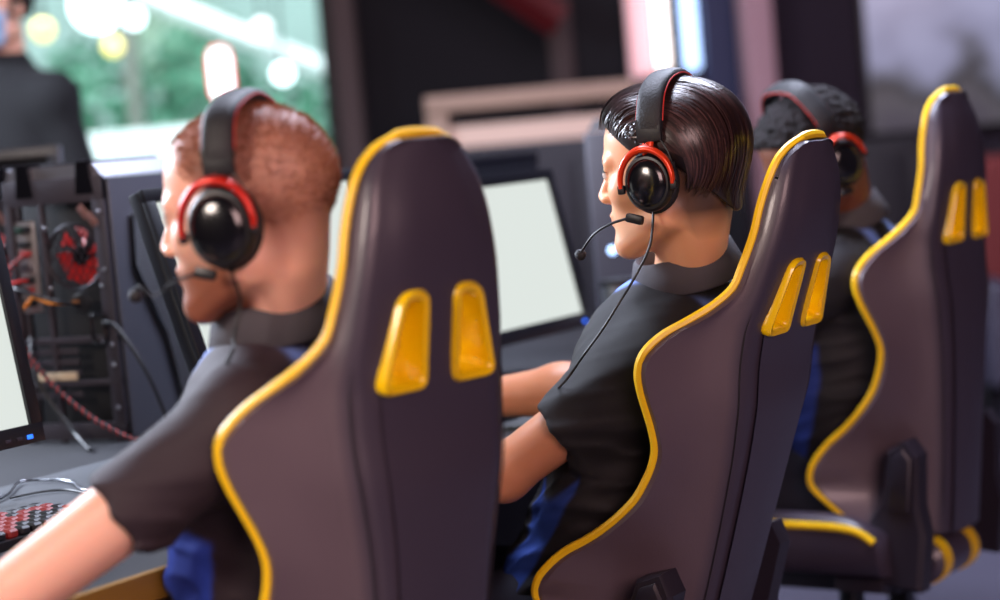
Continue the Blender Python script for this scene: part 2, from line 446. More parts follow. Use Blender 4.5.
def head_sdf(Q, jaw=1.0):
    d=s_ell(Q,(0,-.012,.036),(.075,.095,.083))
    d=smin(d,s_ell(Q,(0,.030,.045),(.063,.062,.060)),.03)
    d=smin(d,s_ell(Q,(0,.042,-.022),(.058,.050,.066)),.03)
    for s in (1,-1):
        d=smin(d,s_cone(Q,(s*.046,.004,-.060),(s*.016*jaw,.072,-.098),.024,.018),.03)
        d=smin(d,s_ell(Q,(s*.044,.058,-.022),(.022,.024,.022)),.02)
        d=smin(d,s_cone(Q,(s*.012,.090,.022),(s*.046,.078,.020),.009,.008),.014)
    d=smin(d,s_ell(Q,(0,.060,-.058),(.036,.034,.032)),.02)
    d=smin(d,s_ell(Q,(0,.079,-.101),(.018,.014,.013)),.02)
    for s in (1,-1):
        d=smax(d,-s_ell(Q,(s*.032,.101,.005),(.017,.013,.011)),.012)
        d=smin(d,s_ell(Q,(s*.031,.0825,.005),(.0125,.0125,.0125)),.003)
        d=smin(d,s_cone(Q,(s*.018,.091,.013),(s*.045,.084,.011),.0035,.003),.005)
    d=smin(d,s_cone(Q,(0,.088,.016),(0,.107,-.026),.0070,.0098),.010)
    for s in (1,-1):
        d=smin(d,s_ell(Q,(s*.012,.099,-.031),(.008,.011,.007)),.007)
    d=smin(d,s_ell(Q,(0,.0915,-.0555),(.022,.0085,.0052)),.006)
    d=smin(d,s_ell(Q,(0,.0905,-.0665),(.019,.0085,.0058)),.006)
    for s in (1,-1):
        d=smin(d,s_ell(Q,(s*.079,-.008,.002),(.007,.020,.031)),.006)
    return d
def hand_prims(W,f,n):
    """fingers curl towards n"""
    f=np.array(f,float); f/=np.linalg.norm(f); n=np.array(n,float); n-=f*f.dot(n); n/=np.linalg.norm(n); s=np.cross(f,n)
    return np.array(W,float),f,n,s
def hand_sdf(P,H,side):
    W,f,n,s=H
    Mx=np.stack([s,f,n],1)
    d=s_ell(P,W+f*.048,(.040,.052,.017),Mx)
    for i,(o,l) in enumerate(((-.030,.88),(-.0105,1.),(.0105,.94),(.029,.76))):
        b=W+f*.086+s*(o*side); l*=.044
        p=[b,b+f*l*.9+n*l*.25,b+f*l*1.45+n*l*.85,b+f*l*1.65+n*l*1.4]
        d=smin(d,s_chain(P,p,[.0095,.0086,.008,.0068],.004),.008)
    t=W+f*.022-s*(side*.028)
    p=[t,t-s*(side*.026)+f*.028+n*.008,t-s*(side*.030)+f*.056+n*.016,t-s*(side*.022)+f*.076+n*.022]
    d=smin(d,s_chain(P,p,[.014,.0115,.010,.008],.005),.012)
    return d

def person(label,origin,th,J,head_yaw,head_pitch,skin,hair_fn,shirt_col,blue,group,head_roll=0,beard=None,scalp=None,hires=.0022,build=1.,shirt_fn=None,arm_shade=None,hk=.95,slv=.70,sr=.055,neck=.045):
    """J: world-space joints C7, head, sL,eL,wL,sR,eR,wR, hipz"""
    c,s=math.cos(R(th)),math.sin(R(th))
    def L(p): x,y=p[0]-origin[0],p[1]-origin[1]; return np.array([c*x+s*y,-s*x+c*y,p[2]])
    j={k:L(v) for k,v in J.items() if k!='hipz'}
    hz=J['hipz']
    t=thing('person',label,'person',(origin[0],origin[1],0),R(th),group)
    HR=Matrix.Rotation(R(head_yaw-th),3,'Z')@Matrix.Rotation(R(-head_pitch),3,'X')@Matrix.Rotation(R(head_roll),3,'Y')
    Hm=np.array(HR); hc=j['head']
    c7=j['C7']; nb=c7+np.array([0,.048,-.024])          # middle of the neck base
    pel=np.array([0,.0,hz]); 
    up=(c7-pel)/np.linalg.norm(c7-pel)
    chest=pel+(c7-pel)*.68+np.array([0,.045,0]); waist=pel+(c7-pel)*.33+np.array([0,.04,0])
    tl=math.atan2(-(c7-pel)[1],(c7-pel)[2]); rl=math.atan2((c7-pel)[0],(c7-pel)[2])
    # torso yaw follows the shoulder line
    sh=j['sR']-j['sL']; ty=math.atan2(sh[1],sh[0])
    TM=np.array(Matrix.Rotation(ty*.8,3,'Z')@Matrix.Rotation(rl,3,'Y')@Matrix.Rotation(tl,3,'X'))
    hips=[np.array([sx*.09,.02,hz]) for sx in (-1,1)]
    knees=[np.array([sx*.15,.43,hz+.0]) for sx in (-1,1)]
    ank=[np.array([sx*.15,.42,.10]) for sx in (-1,1)]
    HL=hand_prims(j['wL'],(j['wL']-j['eL'])*np.array([1,1,.3]),(0,0,-1)); HRr=hand_prims(j['wR'],(j['wR']-j['eR'])*np.array([1,1,.3]),(0,0,-1))
    mn=np.array
    def torso(P,g):
        d=s_ell(P,chest,(.150*build+g,.104+g,.165+g),TM)
        d=smin(d,s_ell(P,waist,(.145*build+g,.105+g,.17+g),TM),.08)
        d=smin(d,s_ell(P,pel+mn([0,.03,.03]),(.165+g,.118+g,.12+g)),.06)
        for k in 'LR':
            d=smin(d,s_cone(P,nb+mn([0,-.016,-.062]),j['s'+k]+mn([0,0,.008]),.046+g,.042+g),.04)
        return d
    def body(P):
        d=torso(P,-.018)
        for k,H,sd in (('L',HL,1),('R',HRr,-1)):
            a,e,w=j['s'+k],j['e'+k],j['w'+k]
            d=smin(d,s_cone(P,a,e,.046,.038),.03)
            m=e+(w-e)*.28
            d=smin(d,s_cone(P,e,m,.039,.042),.02); d=smin(d,s_cone(P,m,w,.042,.027),.02)
            hn=np.linalg.norm(P-H[0],axis=1)<.22
            if hn.any():
                dd=d[hn]; d[hn]=smin(dd,hand_sdf(P[hn],H,sd),.012)
        for i in (0,1):
            d=smin(d,s_cone(P,hips[i],knees[i],.072,.052),.04); d=smin(d,s_cone(P,knees[i],ank[i],.05,.036),.02)
            d=smin(d,s_cone(P,ank[i],ank[i]+mn([0,.13,-.06]),.036,.028),.02)
        up_=hc+Hm@mn([0,-.024,-.055])
        d=smin(d,s_cone(P,up_,nb,neck,neck+.004),.02)
        d=smin(d,s_cone(P,hc+Hm@mn([0,-.045,-.03]),c7+mn([0,.034,0]),.038,.034),.03)
        hd=np.linalg.norm(P-hc,axis=1)<.20
        if hd.any():
            Q=((P[hd]-hc)@Hm)/hk
            d[hd]=smin(d[hd],head_sdf(Q)*hk,.022)
        return d
    pts=np.array([j[k] for k in j]+knees+ank+hips)
    lo=np.minimum(pts.min(0),[-.22,-.35,0])-.16; hi=np.maximum(pts.max(0),[.22,.5,1.2])+.17; lo[2]=0.02
    fine=[[(hc[i]-.125,hc[i]+.125,hires)] for i in range(3)]
    V,F=polygonise(body,lo,hi,.0065,fine); V=relax(V,F,1,.4)
    me=np_mesh('body',V,F)
    Q=((V-hc)@Hm)/hk; inh=np.linalg.norm(Q,axis=1)<.16
    col=np.tile(np.array(lin(skin)),(len(V),1)); base=col.copy()
    def blend(m,rgb):
        nonlocal col
        m=np.clip(m,0,1)[:,None]; col=col*(1-m)+np.array(lin(rgb))*m
    redden=np.array(skin)*np.array([.93,.62,.60])
    lips=np.exp(-((Q[:,0]/.02)**4+((Q[:,2]+.0612)/.010)**4))*(Q[:,1]>.08)*inh
    blend(lips*.5,redden)
    for sx in (1,-1):
        br=np.exp(-(((Q[:,0]-sx*.031)/.017)**4+((Q[:,2]-.0225-.0*Q[:,0])/.0048)**4))*(Q[:,1]>.06)*inh
        blend(br*.85,(40,28,26))
        r=np.linalg.norm(Q-np.array([sx*.031,.0825,.005]),axis=1)
        eye=(r<.0136)&inh&(Q[:,1]>.086)&(np.abs(Q[:,2]-.004)<.0052)
        blend(eye*.8,(190,178,172))
        blend((eye&(np.hypot(Q[:,0]-sx*.031,Q[:,2]-.0045)<.0055))*1.,(24,16,14))
        lash=(r<.0165)&inh&(Q[:,1]>.082)&(np.abs(Q[:,2]-.0105)<.0030)
        blend(lash*1.,(26,18,18))
    if arm_shade is not None:
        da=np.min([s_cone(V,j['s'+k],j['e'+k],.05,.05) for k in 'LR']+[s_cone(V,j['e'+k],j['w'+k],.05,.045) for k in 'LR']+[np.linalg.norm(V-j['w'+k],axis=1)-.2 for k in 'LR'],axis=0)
        blend((da<.01)*(V[:,2]<c7[2]-.10)*1.,arm_shade)  # shade on the arms painted into the skin colour
    if scalp is not None: m,rgb=scalp(Q); blend(m*inh,rgb)
    if beard is not None: m,rgb=beard(Q); blend(m*inh,rgb)
    set_col(me,col)
    bo=link('body',me,M['skin'],t,0); me.polygons.foreach_set('use_smooth',[True]*len(me.polygons))
    # ---- polo shirt
    def shirt(P):
        n1=vnoise(P*np.array([1,1,1.6]),26,3); n2=vnoise(P*np.array([1.2,1.2,3.2]),46,5)
        d=torso(P,.010)
        zc=pel[2]-.02
        d=smax(d,(zc-P[:,2]),.01)
        for k in 'LR':
            a,e=j['s'+k],j['e'+k]; ax=(e-a)/np.linalg.norm(e-a); ln=np.linalg.norm(e-a)
            sl=s_cone(P,a,e+ax*.06,sr,sr)
            cut=(P-a)@ax-ln*slv
            sl=smax(sl,cut,.006)
            d=smin(d,sl,.035)
        fold=np.clip((c7[2]-.08-P[:,2])/.15,.25,1)
        r1=1-np.abs(vnoise(P*np.array([.7,.7,1.5]),34,8)); r2=1-np.abs(vnoise(P*np.array([.8,.6,1.7])+.3*P[:,[1,2,0]],58,12))
        d=d+.004*fold*n1+.002*fold*n2-.014*fold*np.clip(r1-.60,0,1)-.011*fold*np.clip(r2-.62,0,1)+.003
        nk=(P-nb)@up; 
        d=smax(d,-(s_cone(P,nb+up*.0,nb+up*.2,.056,.07)),.004)
        return d
    lo2=lo.copy(); lo2[2]=hz-.08
    V,F=polygonise(shirt,lo2,np.array([hi[0],max(.35,max(j['sL'][1],j['sR'][1])+.2),c7[2]+.08]),.005,((),(),())); V=relax(V,F,1,.4)
    me=np_mesh('polo_shirt',V,F)
    col=np.tile(np.array(lin(shirt_col)),(len(V),1))
    T=(V-waist)@TM
    side=np.clip((np.abs(T[:,0])-.095)/.01,0,1)*np.clip((.13-T[:,2])/.008,0,1)*np.clip((T[:,1]-.0-.25*np.clip(.05-T[:,2],0,1))/.006,0,1)
    for k in 'LR':
        a,e=j['s'+k],j['e'+k]; side*=np.clip((s_cone(V,a,e+(e-a)*.4,sr+.010,sr+.010))/.006,0,1)
    m=side[:,None]; col=col*(1-m)+np.array(lin(blue))*m
    dn=np.linalg.norm((V-nb)[:,:2],axis=1); w=V-nb
    yoke=np.exp(-((dn-.092)/.014)**4)*np.exp(-((np.abs(w[:,0])-.050)/.016)**4)
    m=yoke[:,None]; col=col*(1-m)+np.array(lin((110,140,215)))*m
    if shirt_fn is not None: col=shirt_fn(V,col,j,nb)
    set_col(me,col)
    so=link('polo_shirt',me,M['cloth'],t,0); me.polygons.foreach_set('use_smooth',[True]*len(me.polygons))
    # collar: a folded band round the neck
    zax=Vector((hc+Hm@mn([0,-.03,-.05])-nb)).normalized()*.5+Vector((0,.42,.9)).normalized()*.5; zax.normalize()
    xax=Vector((0,1,0)).cross(zax).normalized(); yax=zax.cross(xax)
    CM=Matrix((xax,yax,zax)).transposed(); 
    prof_=[(.062,-.03),(.062,.018),(.066,.023),(.071,.019),(.084,-.020),(.082,-.024),(.070,-.03)]
    rings=[]
    for k in range(40):
        a=2*PI*k/40; fr=max(0,math.sin(a))            # front dips
        rings.append([tuple(Vector(nb)+CM@Vector(((r)*math.cos(a)*.98,(r)*math.sin(a)*1.05,z-.014*fr+.026))) for r,z in prof_])
    cb=MB(); n=len(prof_); V=[p for r in rings for p in r]
    cb.add(V,[(i*n+k,i*n+(k+1)%n,((i+1)%40)*n+(k+1)%n,((i+1)%40)*n+k) for i in range(40) for k in range(n)])
    cb.build('collar',M['collar'],so,smooth=50)
    # ---- trousers and shoes
    def trousers(P):
        d=s_ell(P,pel+mn([0,.03,.02]),(.170,.125,.11))
        for i in (0,1):
            d=smin(d,s_cone(P,hips[i],knees[i],.088,.068),.05); d=smin(d,s_cone(P,knees[i],ank[i]+mn([0,0,-.02]),.067,.055),.03)
        d=d+.004*vnoise(P,30,9)
        return smax(d,.055-P[:,2],.004)
    V,F=polygonise(trousers,np.array([-.32,-.2,.03]),np.array([.32,.62,hz+.2]),.009,((),(),())); V=relax(V,F,1,.4)
    me=np_mesh('trousers',V,F); link('trousers',me,M['trouser'],t,0); me.polygons.foreach_set('use_smooth',[True]*len(me.polygons))
    for i in (0,1):
        A=ank[i]
        def shoe(P):
            d=smin(s_cone(P,A+mn([0,-.03,-.045]),A+mn([0,.17,-.06]),.046,.036),s_cone(P,A,A+mn([0,.04,-.05]),.048,.046),.03)
            return smax(d,.004-P[:,2],.003)
        V,F=polygonise(shoe,A+mn([-.08,-.12,-.11]),A+mn([.08,.25,.08]),.006,((),(),()))
        me=np_mesh('shoe',V,F); link('shoe',me,M['shoe'],t,0); me.polygons.foreach_set('use_smooth',[True]*len(me.polygons))
    HM=Matrix.Translation(Vector(hc))@HR.to_4x4()@Matrix.Scale(hk,4)
    hair_fn(t,HM)
    return t,HM
def surface_r(fn,D,r0=.05,r1=.16):
    """distance from centre along unit directions D where fn crosses zero"""
    lo=np.full(len(D),r0); hi=np.full(len(D),r1)
    for _ in range(22):
        m=(lo+hi)/2; v=fn(D*m[:,None]); lo=np.where(v<0,m,lo); hi=np.where(v<0,hi,m)
    return (lo+hi)/2
def strands_mesh(name,paths,widths,cols,normals):
    """paths (n,k,3): flat tapering ribbons facing outward"""
    n,k,_=paths.shape
    T=np.gradient(paths,axis=1); S=np.cross(T,normals); S/=np.linalg.norm(S,axis=2,keepdims=True)+1e-9
    w=widths[None,:,None]*S
    V=np.stack([paths-w,paths+w],2).reshape(-1,3)
    idx=np.arange(n*k*2).reshape(n,k,2)
    F=np.stack([idx[:,:-1,0],idx[:,:-1,1],idx[:,1:,1],idx[:,1:,0]],-1).reshape(-1,4)
    return V,F,np.repeat(cols,k*2,axis=0)
# ---- hair styles (head space: +y face, +z up, origin between the ears)
def cap_obj(name,fn,t,HM,h,colfn,m,lo=(-.12,-.14,-.11),hi=(.12,.13,.16),extra=None):
    V,F=polygonise(fn,np.array(lo),np.array(hi),h,((),(),())); V=relax(V,F,1,.3)
    col=colfn(V)
    if extra is not None:
        V2,F2,c2=extra; F=np.concatenate([F,F2+len(V)]); V=np.concatenate([V,V2]); col=np.concatenate([col,c2])
    me=np_mesh(name,V,F); set_col(me,col); o=link(name,me,m,t,0); me.polygons.foreach_set('use_smooth',[True]*len(me.polygons)); o.matrix_local=HM
    return o
def skull(Q,g):
    d=s_ell(Q,(0,-.012,.036),(.075+g,.095+g,.083+g)); return smin(d,s_ell(Q,(0,.030,.045),(.063+g,.062+g,.060+g)),.03)
# cropped ginger hair: thousands of very short hairs over a tinted scalp
def crop_mask(Q):
    hl=np.where(Q[:,1]>0, .055+ .0*Q[:,1], .0)
    front=np.clip((Q[:,2]-(.062+np.clip(Q[:,1]-.03,0,1)*.45-np.clip(np.abs(Q[:,0])-.045,0,1)*1.2))/.016,0,1)
    side=np.clip((Q[:,2]-(-.035))/.03,0,1)*np.clip((.030-Q[:,1])/.02,0,1)
    nape=np.clip((Q[:,2]+.070)/.05,0,1)*np.clip((-.02-Q[:,1])/.02,0,1)
    return np.clip(np.maximum(np.maximum(front,side),nape),0,1)
def scalp_crop(Q):
    n=.5+.5*vnoise(Q,60,2)
    return crop_mask(Q)*(.62+.2*n),(128,74,56)
def beard_crop(Q):
    m=np.clip((-.045-Q[:,2]+ (Q[:,1]<.03)*.0)/.015,0,1)*np.clip((Q[:,1]-.0)/.02,0,1)*np.clip((Q[:,2]+.135)/.02,0,1)
    m=np.maximum(m,np.exp(-((Q[:,2]+.044)/.005)**2)*(np.abs(Q[:,0])<.028)*(Q[:,1]>.08))
    return m*.9,(136,72,44)
def hair_crop(t,HM):
    n=14000; g=np.random.default_rng(3)
    D=g.normal(size=(n*2,3)); D/=np.linalg.norm(D,axis=1)[:,None]
    r=surface_r(lambda P:head_sdf(P),D,.05,.15); P=D*r[:,None]
    keep=g.random(len(P))<crop_mask(P)*(P[:,2]>-.075)*(np.abs(P[:,1])<2); P=P[keep][:n]; D=D[keep][:n]
    fl=D*.9+np.array([0,.25,-.15])+g.normal(size=D.shape)*.22; fl/=np.linalg.norm(fl,axis=1)[:,None]
    ln=(.0028+.0022*g.random(len(P)))[:,None]*(1+.4*np.clip(P[:,2:3]/.1,0,1))
    paths=np.stack([P-D*.001,P+fl*ln*.55,P+fl*ln],1)
    side=np.cross(D,g.normal(size=D.shape)); 
    V,F,c=strands_mesh('h',paths,np.array([.0005,.0004,.0001]),np.array(lin((146,90,66)))*(.7+.5*g.random((len(P),1))),np.repeat(side[:,None],3,1))
    me=np_mesh('cropped_hair',V,F); set_col(me,c); o=link('cropped_hair',me,M['hair_matte'],t,0); o.matrix_local=HM
# straight dark hair combed back, undercut nape
def straight_sdf(Q):
    d=straight_sdf_free(Q)
    lowz=.0+np.where(Q[:,1]>-.03,.012,-.035+0*Q[:,1])
    # hair line: face side, over the ear, nape
    t=np.clip((-.02-Q[:,1])/.07,0,1)
    line=.020*(1-t)-.066*t+.005*vnoise(Q*np.array([1,1,.1]),240,21)
    line=np.where(Q[:,1]>.02,np.maximum(line,.020+(Q[:,1]-.02)*.9-np.clip(.078-np.abs(Q[:,0]),0,1)*.0),line)
    return smax(d,line-Q[:,2],.006)
def hair_straight(t,HM):
    g=np.random.default_rng(11); n=3600
    # great-arc flow from the front hair line over the crown down to the nape
    x=np.clip(g.normal(size=n)*.5,-.97,.97); x=np.where(g.random(n)<.45,np.sign(x)*(.55+.42*g.random(n)),x)
    a0=R(16)+g.random(n)*R(135); ln=R(35)+g.random(n)*R(60)
    k=12; tt=np.linspace(0,1,k)
    ang=a0[:,None]+ln[:,None]*tt[None]
    ang=np.minimum(ang,R(216)+R(22)*g.random(n)[:,None])
    # sides sweep down as they go back
    xx=np.broadcast_to(x[:,None]*(1-.10*tt[None]),(n,k))
    cz=np.array([0,-.012,.036])
    D=np.stack([xx*1.0,np.cos(ang)*np.sqrt(1-xx**2),np.sin(ang)*np.sqrt(1-xx**2)],2)
    drop=np.abs(xx)**2*(tt[None]**1.2)*.75
    D[:,:,2]-=drop; D/=np.linalg.norm(D,axis=2,keepdims=True)
    f=lambda P: straight_sdf_free(P+cz)
    r=surface_r(f,D.reshape(-1,3),.04,.17).reshape(n,k)
    lift=.0006+.004*g.random((n,1))*np.sin(PI*np.minimum(tt*1.0,1))[None]+.0022*(tt[None]**3)*g.random((n,1))
    P=D*(r+lift)[:,:,None]+cz
    ok=(P[:,-1,2]>-.105)&(P[:,0,2]>.015)&~((P[:,:,1]>.03)&(P[:,:,2]<.03)).any(1); P=P[ok]; D=D[ok]
    c=np.array(lin((58,36,34)))*(.4+1.3*g.random((len(P),1))**2)
    ex=strands_mesh('h',P,np.array([.0011]*9+[.0009,.0006,.0001]),c,D)
    cap_obj('straight_hair',straight_sdf,t,HM,.003,lambda V:np.tile(np.array(lin((30,20,21))),(len(V),1))*(1+.35*vnoise(V*np.array([6,1,1]),60,4)[:,None]),M['hair'],extra=ex)
def straight_sdf_free(Q):
    g=.001+.005*np.clip((Q[:,2]+.06)/.10,0,1); d=skull(Q,.0)-g; d=smin(d,s_ell(Q,(0,-.026,.046),(.074,.083,.074)),.02); d=smin(d,s_cone(Q,(0,-.048,.0),(0,-.050,-.080),.053,.044),.03); return smin(d,s_ell(Q,(0,.042,.080),(.056,.048,.034)),.025)
def scalp_straight(Q):
    t=np.clip((.018-Q[:,1])/.05,0,1)
    m=np.clip((Q[:,2]-(-.104+ (1-t)*.075))/.045,0,1)*np.clip((.035-Q[:,1])/.02,0,1)
    n=.5+.5*vnoise(Q,90,2)
    return m*(.78+.2*n),(46,30,28)
# short tight curls
def curly_sdf(Q):
    d=skull(Q,.013)
    d=d+.0030*vnoise(Q,260,6)+.0022*vnoise(Q,520,7)
    t=np.clip((.0-Q[:,1])/.07,0,1); line=.028*(1-t)-.050*t
    line=np.where(Q[:,1]>.03,.030+(Q[:,1]-.03)*.75,line)
    return smax(d,line-Q[:,2],.008)
def hair_curly(t,HM):
    cap_obj('curly_hair',curly_sdf,t,HM,.0024,lambda V:np.tile(np.array(lin((26,22,24))),(len(V),1))*(1+.4*vnoise(V,200,4)[:,None]),M['hair_matte'])
def scalp_none(Q): return np.zeros(len(Q)),(20,20,20)

GP='players seated in the gaming chairs'
def A(px,py,Y): return np.array(at(px,py,Y))
man1,HM1=person('man with cropped ginger hair and short beard in the nearest gaming chair',(-.29,2.46),60,
    dict(C7=A(312,306,2.34),head=A(252,211,2.30),sL=A(240,424,2.235),eL=A(-14,616,2.17),wL=(-.73,2.36,.80),sR=A(352,395,2.50),eR=(-.22,2.66,.74),wR=(-.46,2.74,.63),hipz=.51),
    77,4,(246,188,164),hair_crop,(46,33,41),(46,78,190),GP,beard=beard_crop,scalp=scalp_crop,slv=.49,hk=.98,sr=.057)
man2,HM2=person('man with straight dark hair seen in profile, seated in the middle gaming chair',(.12,3.07),58,
    dict(C7=A(716,258,2.94),head=A(673,170,2.88),sL=A(670,350,2.88),eL=A(503,474,2.945),wL=(-.22,3.08,.785),sR=A(735,322,3.07),eR=(.15,3.24,.80),wR=(-.08,3.32,.785),hipz=.47),
    66,2,(232,170,130),hair_straight,(19,17,21),(30,62,140),GP,scalp=scalp_straight,hires=.0019,slv=.64,hk=.985,sr=.059,arm_shade=(190,128,94))
man3,HM3=person('man with short black curly hair, half hidden behind the middle chair back',(.69,3.87),55,
    dict(C7=A(868,210,3.82),head=A(815,157,3.76),sL=A(838,272,3.70),eL=(.46,3.74,.80),wL=(.33,3.93,.785),sR=A(905,258,3.96),eR=(.60,4.16,.80),wR=(.38,4.18,.785),hipz=.49),
    112,28,(112,66,48),hair_curly,(22,20,28),(30,52,130),GP,scalp=scalp_none,hires=.003,hk=.95)

# ------------------------------------------------------------------ headsets
def make_headset(label,t_person,HM,accent,big=1.,mic_dz=0.,cable_pts=None,band_top=.136,ear_x=.090,k=1.):
    W=t_person.matrix_basis@HM
    hs=bpy.data.objects.new('headset',None); C.objects.link(hs); hs.matrix_world=W; hs.empty_display_size=.05
    tag(hs,label,'headset','headsets worn by the players')
    z0=.062; ex=ear_x
    arc=[(ex+.002,-.004,z0),(ex+.001,-.006,z0+.018),(ex-.012,-.008,z0+.046),(ex-.042,-.010,band_top-.008),(0,-.011,band_top),(-ex+.042,-.010,band_top-.008),(-ex+.012,-.008,z0+.046),(-ex-.001,-.006,z0+.018),(-ex-.002,-.004,z0)]
    p=spline(arc,60)
    hb=MB().tube(p,.0095,14,flat=(2.0,.85),up=None).build('headband',M['soft_black'],hs,smooth=60) if False else None
    # band swept with its flat side to the skull
    rings=[]
    for i,q in enumerate(p):
        q=np.array(q); T=p[min(i+1,59)]-p[max(i-1,0)]; T/=np.linalg.norm(T); sd=np.array([0,1.,0]); sd-=T*T.dot(sd); sd/=np.linalg.norm(sd); nn=np.cross(sd,T)
        if nn.dot(q-np.array([0,0,.02]))<0: nn=-nn
        rings.append([q+sd*(.0195*math.copysign(abs(math.cos(a))**.7,math.cos(a)))+nn*(.0085*math.copysign(abs(math.sin(a))**.8,math.sin(a))) for a in np.linspace(0,2*PI,17)[:-1]])
    hb=MB().loft(rings).build('headband',M['soft_black'],hs,smooth=60)
    for sgn in (1,-1):
        e=[np.array(r[0 if sgn>0 else 8]) for r in rings][5:-5]
        MB().tube(e,.0011,6).build('red_stitching',M['red_thread'],hb)
    for s in (1,-1):
        X=s*(ex+.004)
        MB().box((X,-.004,z0-.002),(.010,.037,.034),.004).build('slider_housing',M['black'],hs)
        # fork: stem and arch around the cup
        cy,cz_=.004,-.012
        ya=MB()
        ya.tube([(X,-.004,z0-.012),(X+s*.003,-.002,z0-.028),(X+s*.010,cy,cz_+.052*k)],[.0052,.0048,.0072],10,flat=(1.25,.6),up=(1,0,0))
        arch=[(X+s*.012,cy+.0425*k*math.cos(a),cz_+.002+.050*k*math.sin(a)) for a in np.linspace(R(-8),R(188),34)]
        ya.tube(arch,[.0045,.0062,.0075,.0062,.0045],10,flat=(.75,1.15),up=None)
        ya.build('fork',accent,hs,smooth=60)
        Mx=Matrix.Translation((0,cy,cz_))@Matrix.Rotation(s*PI/2,4,'Y')@Matrix.Diagonal((1.13*k,.96*k,1,1))
        x0=ex-.020
        cu=MB().lathe([(.012,x0-.006),(.036,x0-.006),(.043,x0+.002),(.044,x0+.010),(.040,x0+.015),(.012,x0+.015)],32,Mx)
        cush=cu.build('ear_cushion',M['soft_black'],hs,smooth=60)
        cup=MB().lathe([(.01,x0+.013),(.0385,x0+.013),(.0405,x0+.020),(.0395,x0+.030),(.036,x0+.0345),(.030,x0+.0355)],36,Mx).build('ear_cup',M['black'],hs,smooth=35)
        MB().lathe([(.0315,x0+.034),(.0325,x0+.0365),(.030,x0+.0395),(.022,x0+.0425),(.010,x0+.0438),(.0005,x0+.044)],36,Mx).build('cup_plate',M['gloss_black'],cup,smooth=50)
        for yy in (-1,1):
            MB().box((X+s*.010,cy+yy*.0425*k,cz_-.006),(.010,.010,.013),.003).build('pivot',M['black'],hs)
        MB().tube(spline([(X+s*.002,-.018,z0-.014),(X+s*.006,-.030,z0-.035),(X+s*.004,-.036,z0-.06),(X-s*.002,-.034,cz_+.025)],16),.0014,6).build('audio_lead',M['cable'],hs)
    # microphone on the left cup
    X=-(ex+.008)
    MB().box((X,.030,-.060),(.012,.026,.013),.004,M=Matrix.Translation((X,.03,-.06))@Matrix.Rotation(R(18),4,'X')@Matrix.Translation((-X,-.03,.06))).build('mic_mount',M['black'],hs)
    boom=spline([(X,.040,-.058),(X+.004,.070,-.064),(X+.012,.098,-.076),(X+.024,.120,-.094+mic_dz),(X+.030,.126,-.100+mic_dz)],24)
    mb=MB().tube(boom,.0019,8).build('mic_boom',M['black'],hs)
    e=boom[-1]; MB().ball(tuple(e+np.array([.003,.004,-.004])),(.0065,.0085,.0085),14,10).build('mic_foam',M['soft_black'],mb,smooth=80)
    if cable_pts is not None:
        Wi=W.inverted(); pts=[(X+.012,.006,-.054)]+[tuple(Wi@Vector(q)) for q in cable_pts]
        MB().tube(spline(pts,50),.0020,8).build('cable',M['cable'],hs)
    return hs
HG=None
hs1=make_headset('black headset with red arms worn by the cropped-haired man in the nearest chair',man1,HM1,M['deep_red_metal'],mic_dz=.03,band_top=.131,cable_pts=[at(240,300,2.24),at(234,335,2.24),at(222,372,2.26),(-.5,2.72,.77)])
hs2=make_headset('black headset with orange arms and boom mic worn by the straight-haired man',man2,HM2,M['red_metal'],k=.9,cable_pts=[at(650,245,2.79),at(636,275,2.79),at(619,303,2.77),at(602,330,2.77),at(583,356,2.78),at(566,380,2.84),at(550,396,2.98)])
hs3=make_headset('black headset with orange arms worn by the curly-haired man in the farthest seat',man3,HM3,M['red_metal'],band_top=.150,ear_x=.094)
# ------------------------------------------------------------------ room shell
M['wall_navy']=mat('wall_navy',(9,8,20),.8,bump=.1,bscale=30,var=.15,vscale=2)
M['wall_plum']=mat('wall_plum',(46,38,54),.85,bump=.1,bscale=30,var=.12,vscale=2)
M['ceiling']=mat('ceiling',(40,38,50),.9,bump=.1,bscale=20)
M['floor']=mat('floor',(82,80,96),.45,bump=.05,bscale=12,var=.12,vscale=1.5)
M['pillar']=mat('pillar',(92,78,78),.7,bump=.08,bscale=40)
M['pillar_pink']=mat('pillar_pink',(176,140,150),.7,bump=.05,bscale=40)
M['pillar_blue']=mat('pillar_blue',(44,50,84),.7,bump=.05,bscale=40)
BY=8.6; ZC=3.1
XL,XR=-4.2,4.2; YB=-3.0
def slab(name,x0,x1,y0,y1,z0,z1,m,bev=0.):
    return struct(MB().box(((x0+x1)/2,(y0+y1)/2,(z0+z1)/2),(x1-x0,y1-y0,z1-z0),bev).build(name,m,None,smooth=30))
slab('floor',XL-.1,XR+.1,YB-.1,BY+.2,-.1,0,M['floor'])
slab('ceiling',XL-.1,XR+.1,YB-.1,BY+.2,ZC,ZC+.1,M['ceiling'])
slab('wall_left',XL-.1,XL,YB,BY,0,ZC,M['wall_navy'])
slab('wall_right',XR,XR+.1,YB,BY,0,ZC,M['wall_plum'])
slab('wall_front',XL,XR,YB-.1,YB,0,ZC,M['wall_plum'])
wx0,wx1=at(-90,60,BY).x,at(336,60,BY).x; wz0,wz1=.70,2.75
px_=at(860,60,BY).x
slab('wall_back',wx1,at(770,50,BY).x,BY,BY+.15,0,ZC,M['wall_navy'])
slab('wall_back_right',at(770,50,BY).x,XR,BY,BY+.15,0,ZC,M['wall_plum'])
slab('wall_back_left',XL,wx0,BY,BY+.15,0,ZC,M['wall_navy'])
slab('wall_back_below',wx0,wx1,BY,BY+.15,0,wz0,M['wall_navy'])
slab('wall_back_above',wx0,wx1,BY,BY+.15,wz1,ZC,M['wall_navy'])
M['frame_dark']=mat('frame_dark',(60,54,58),.5,bump=.05)
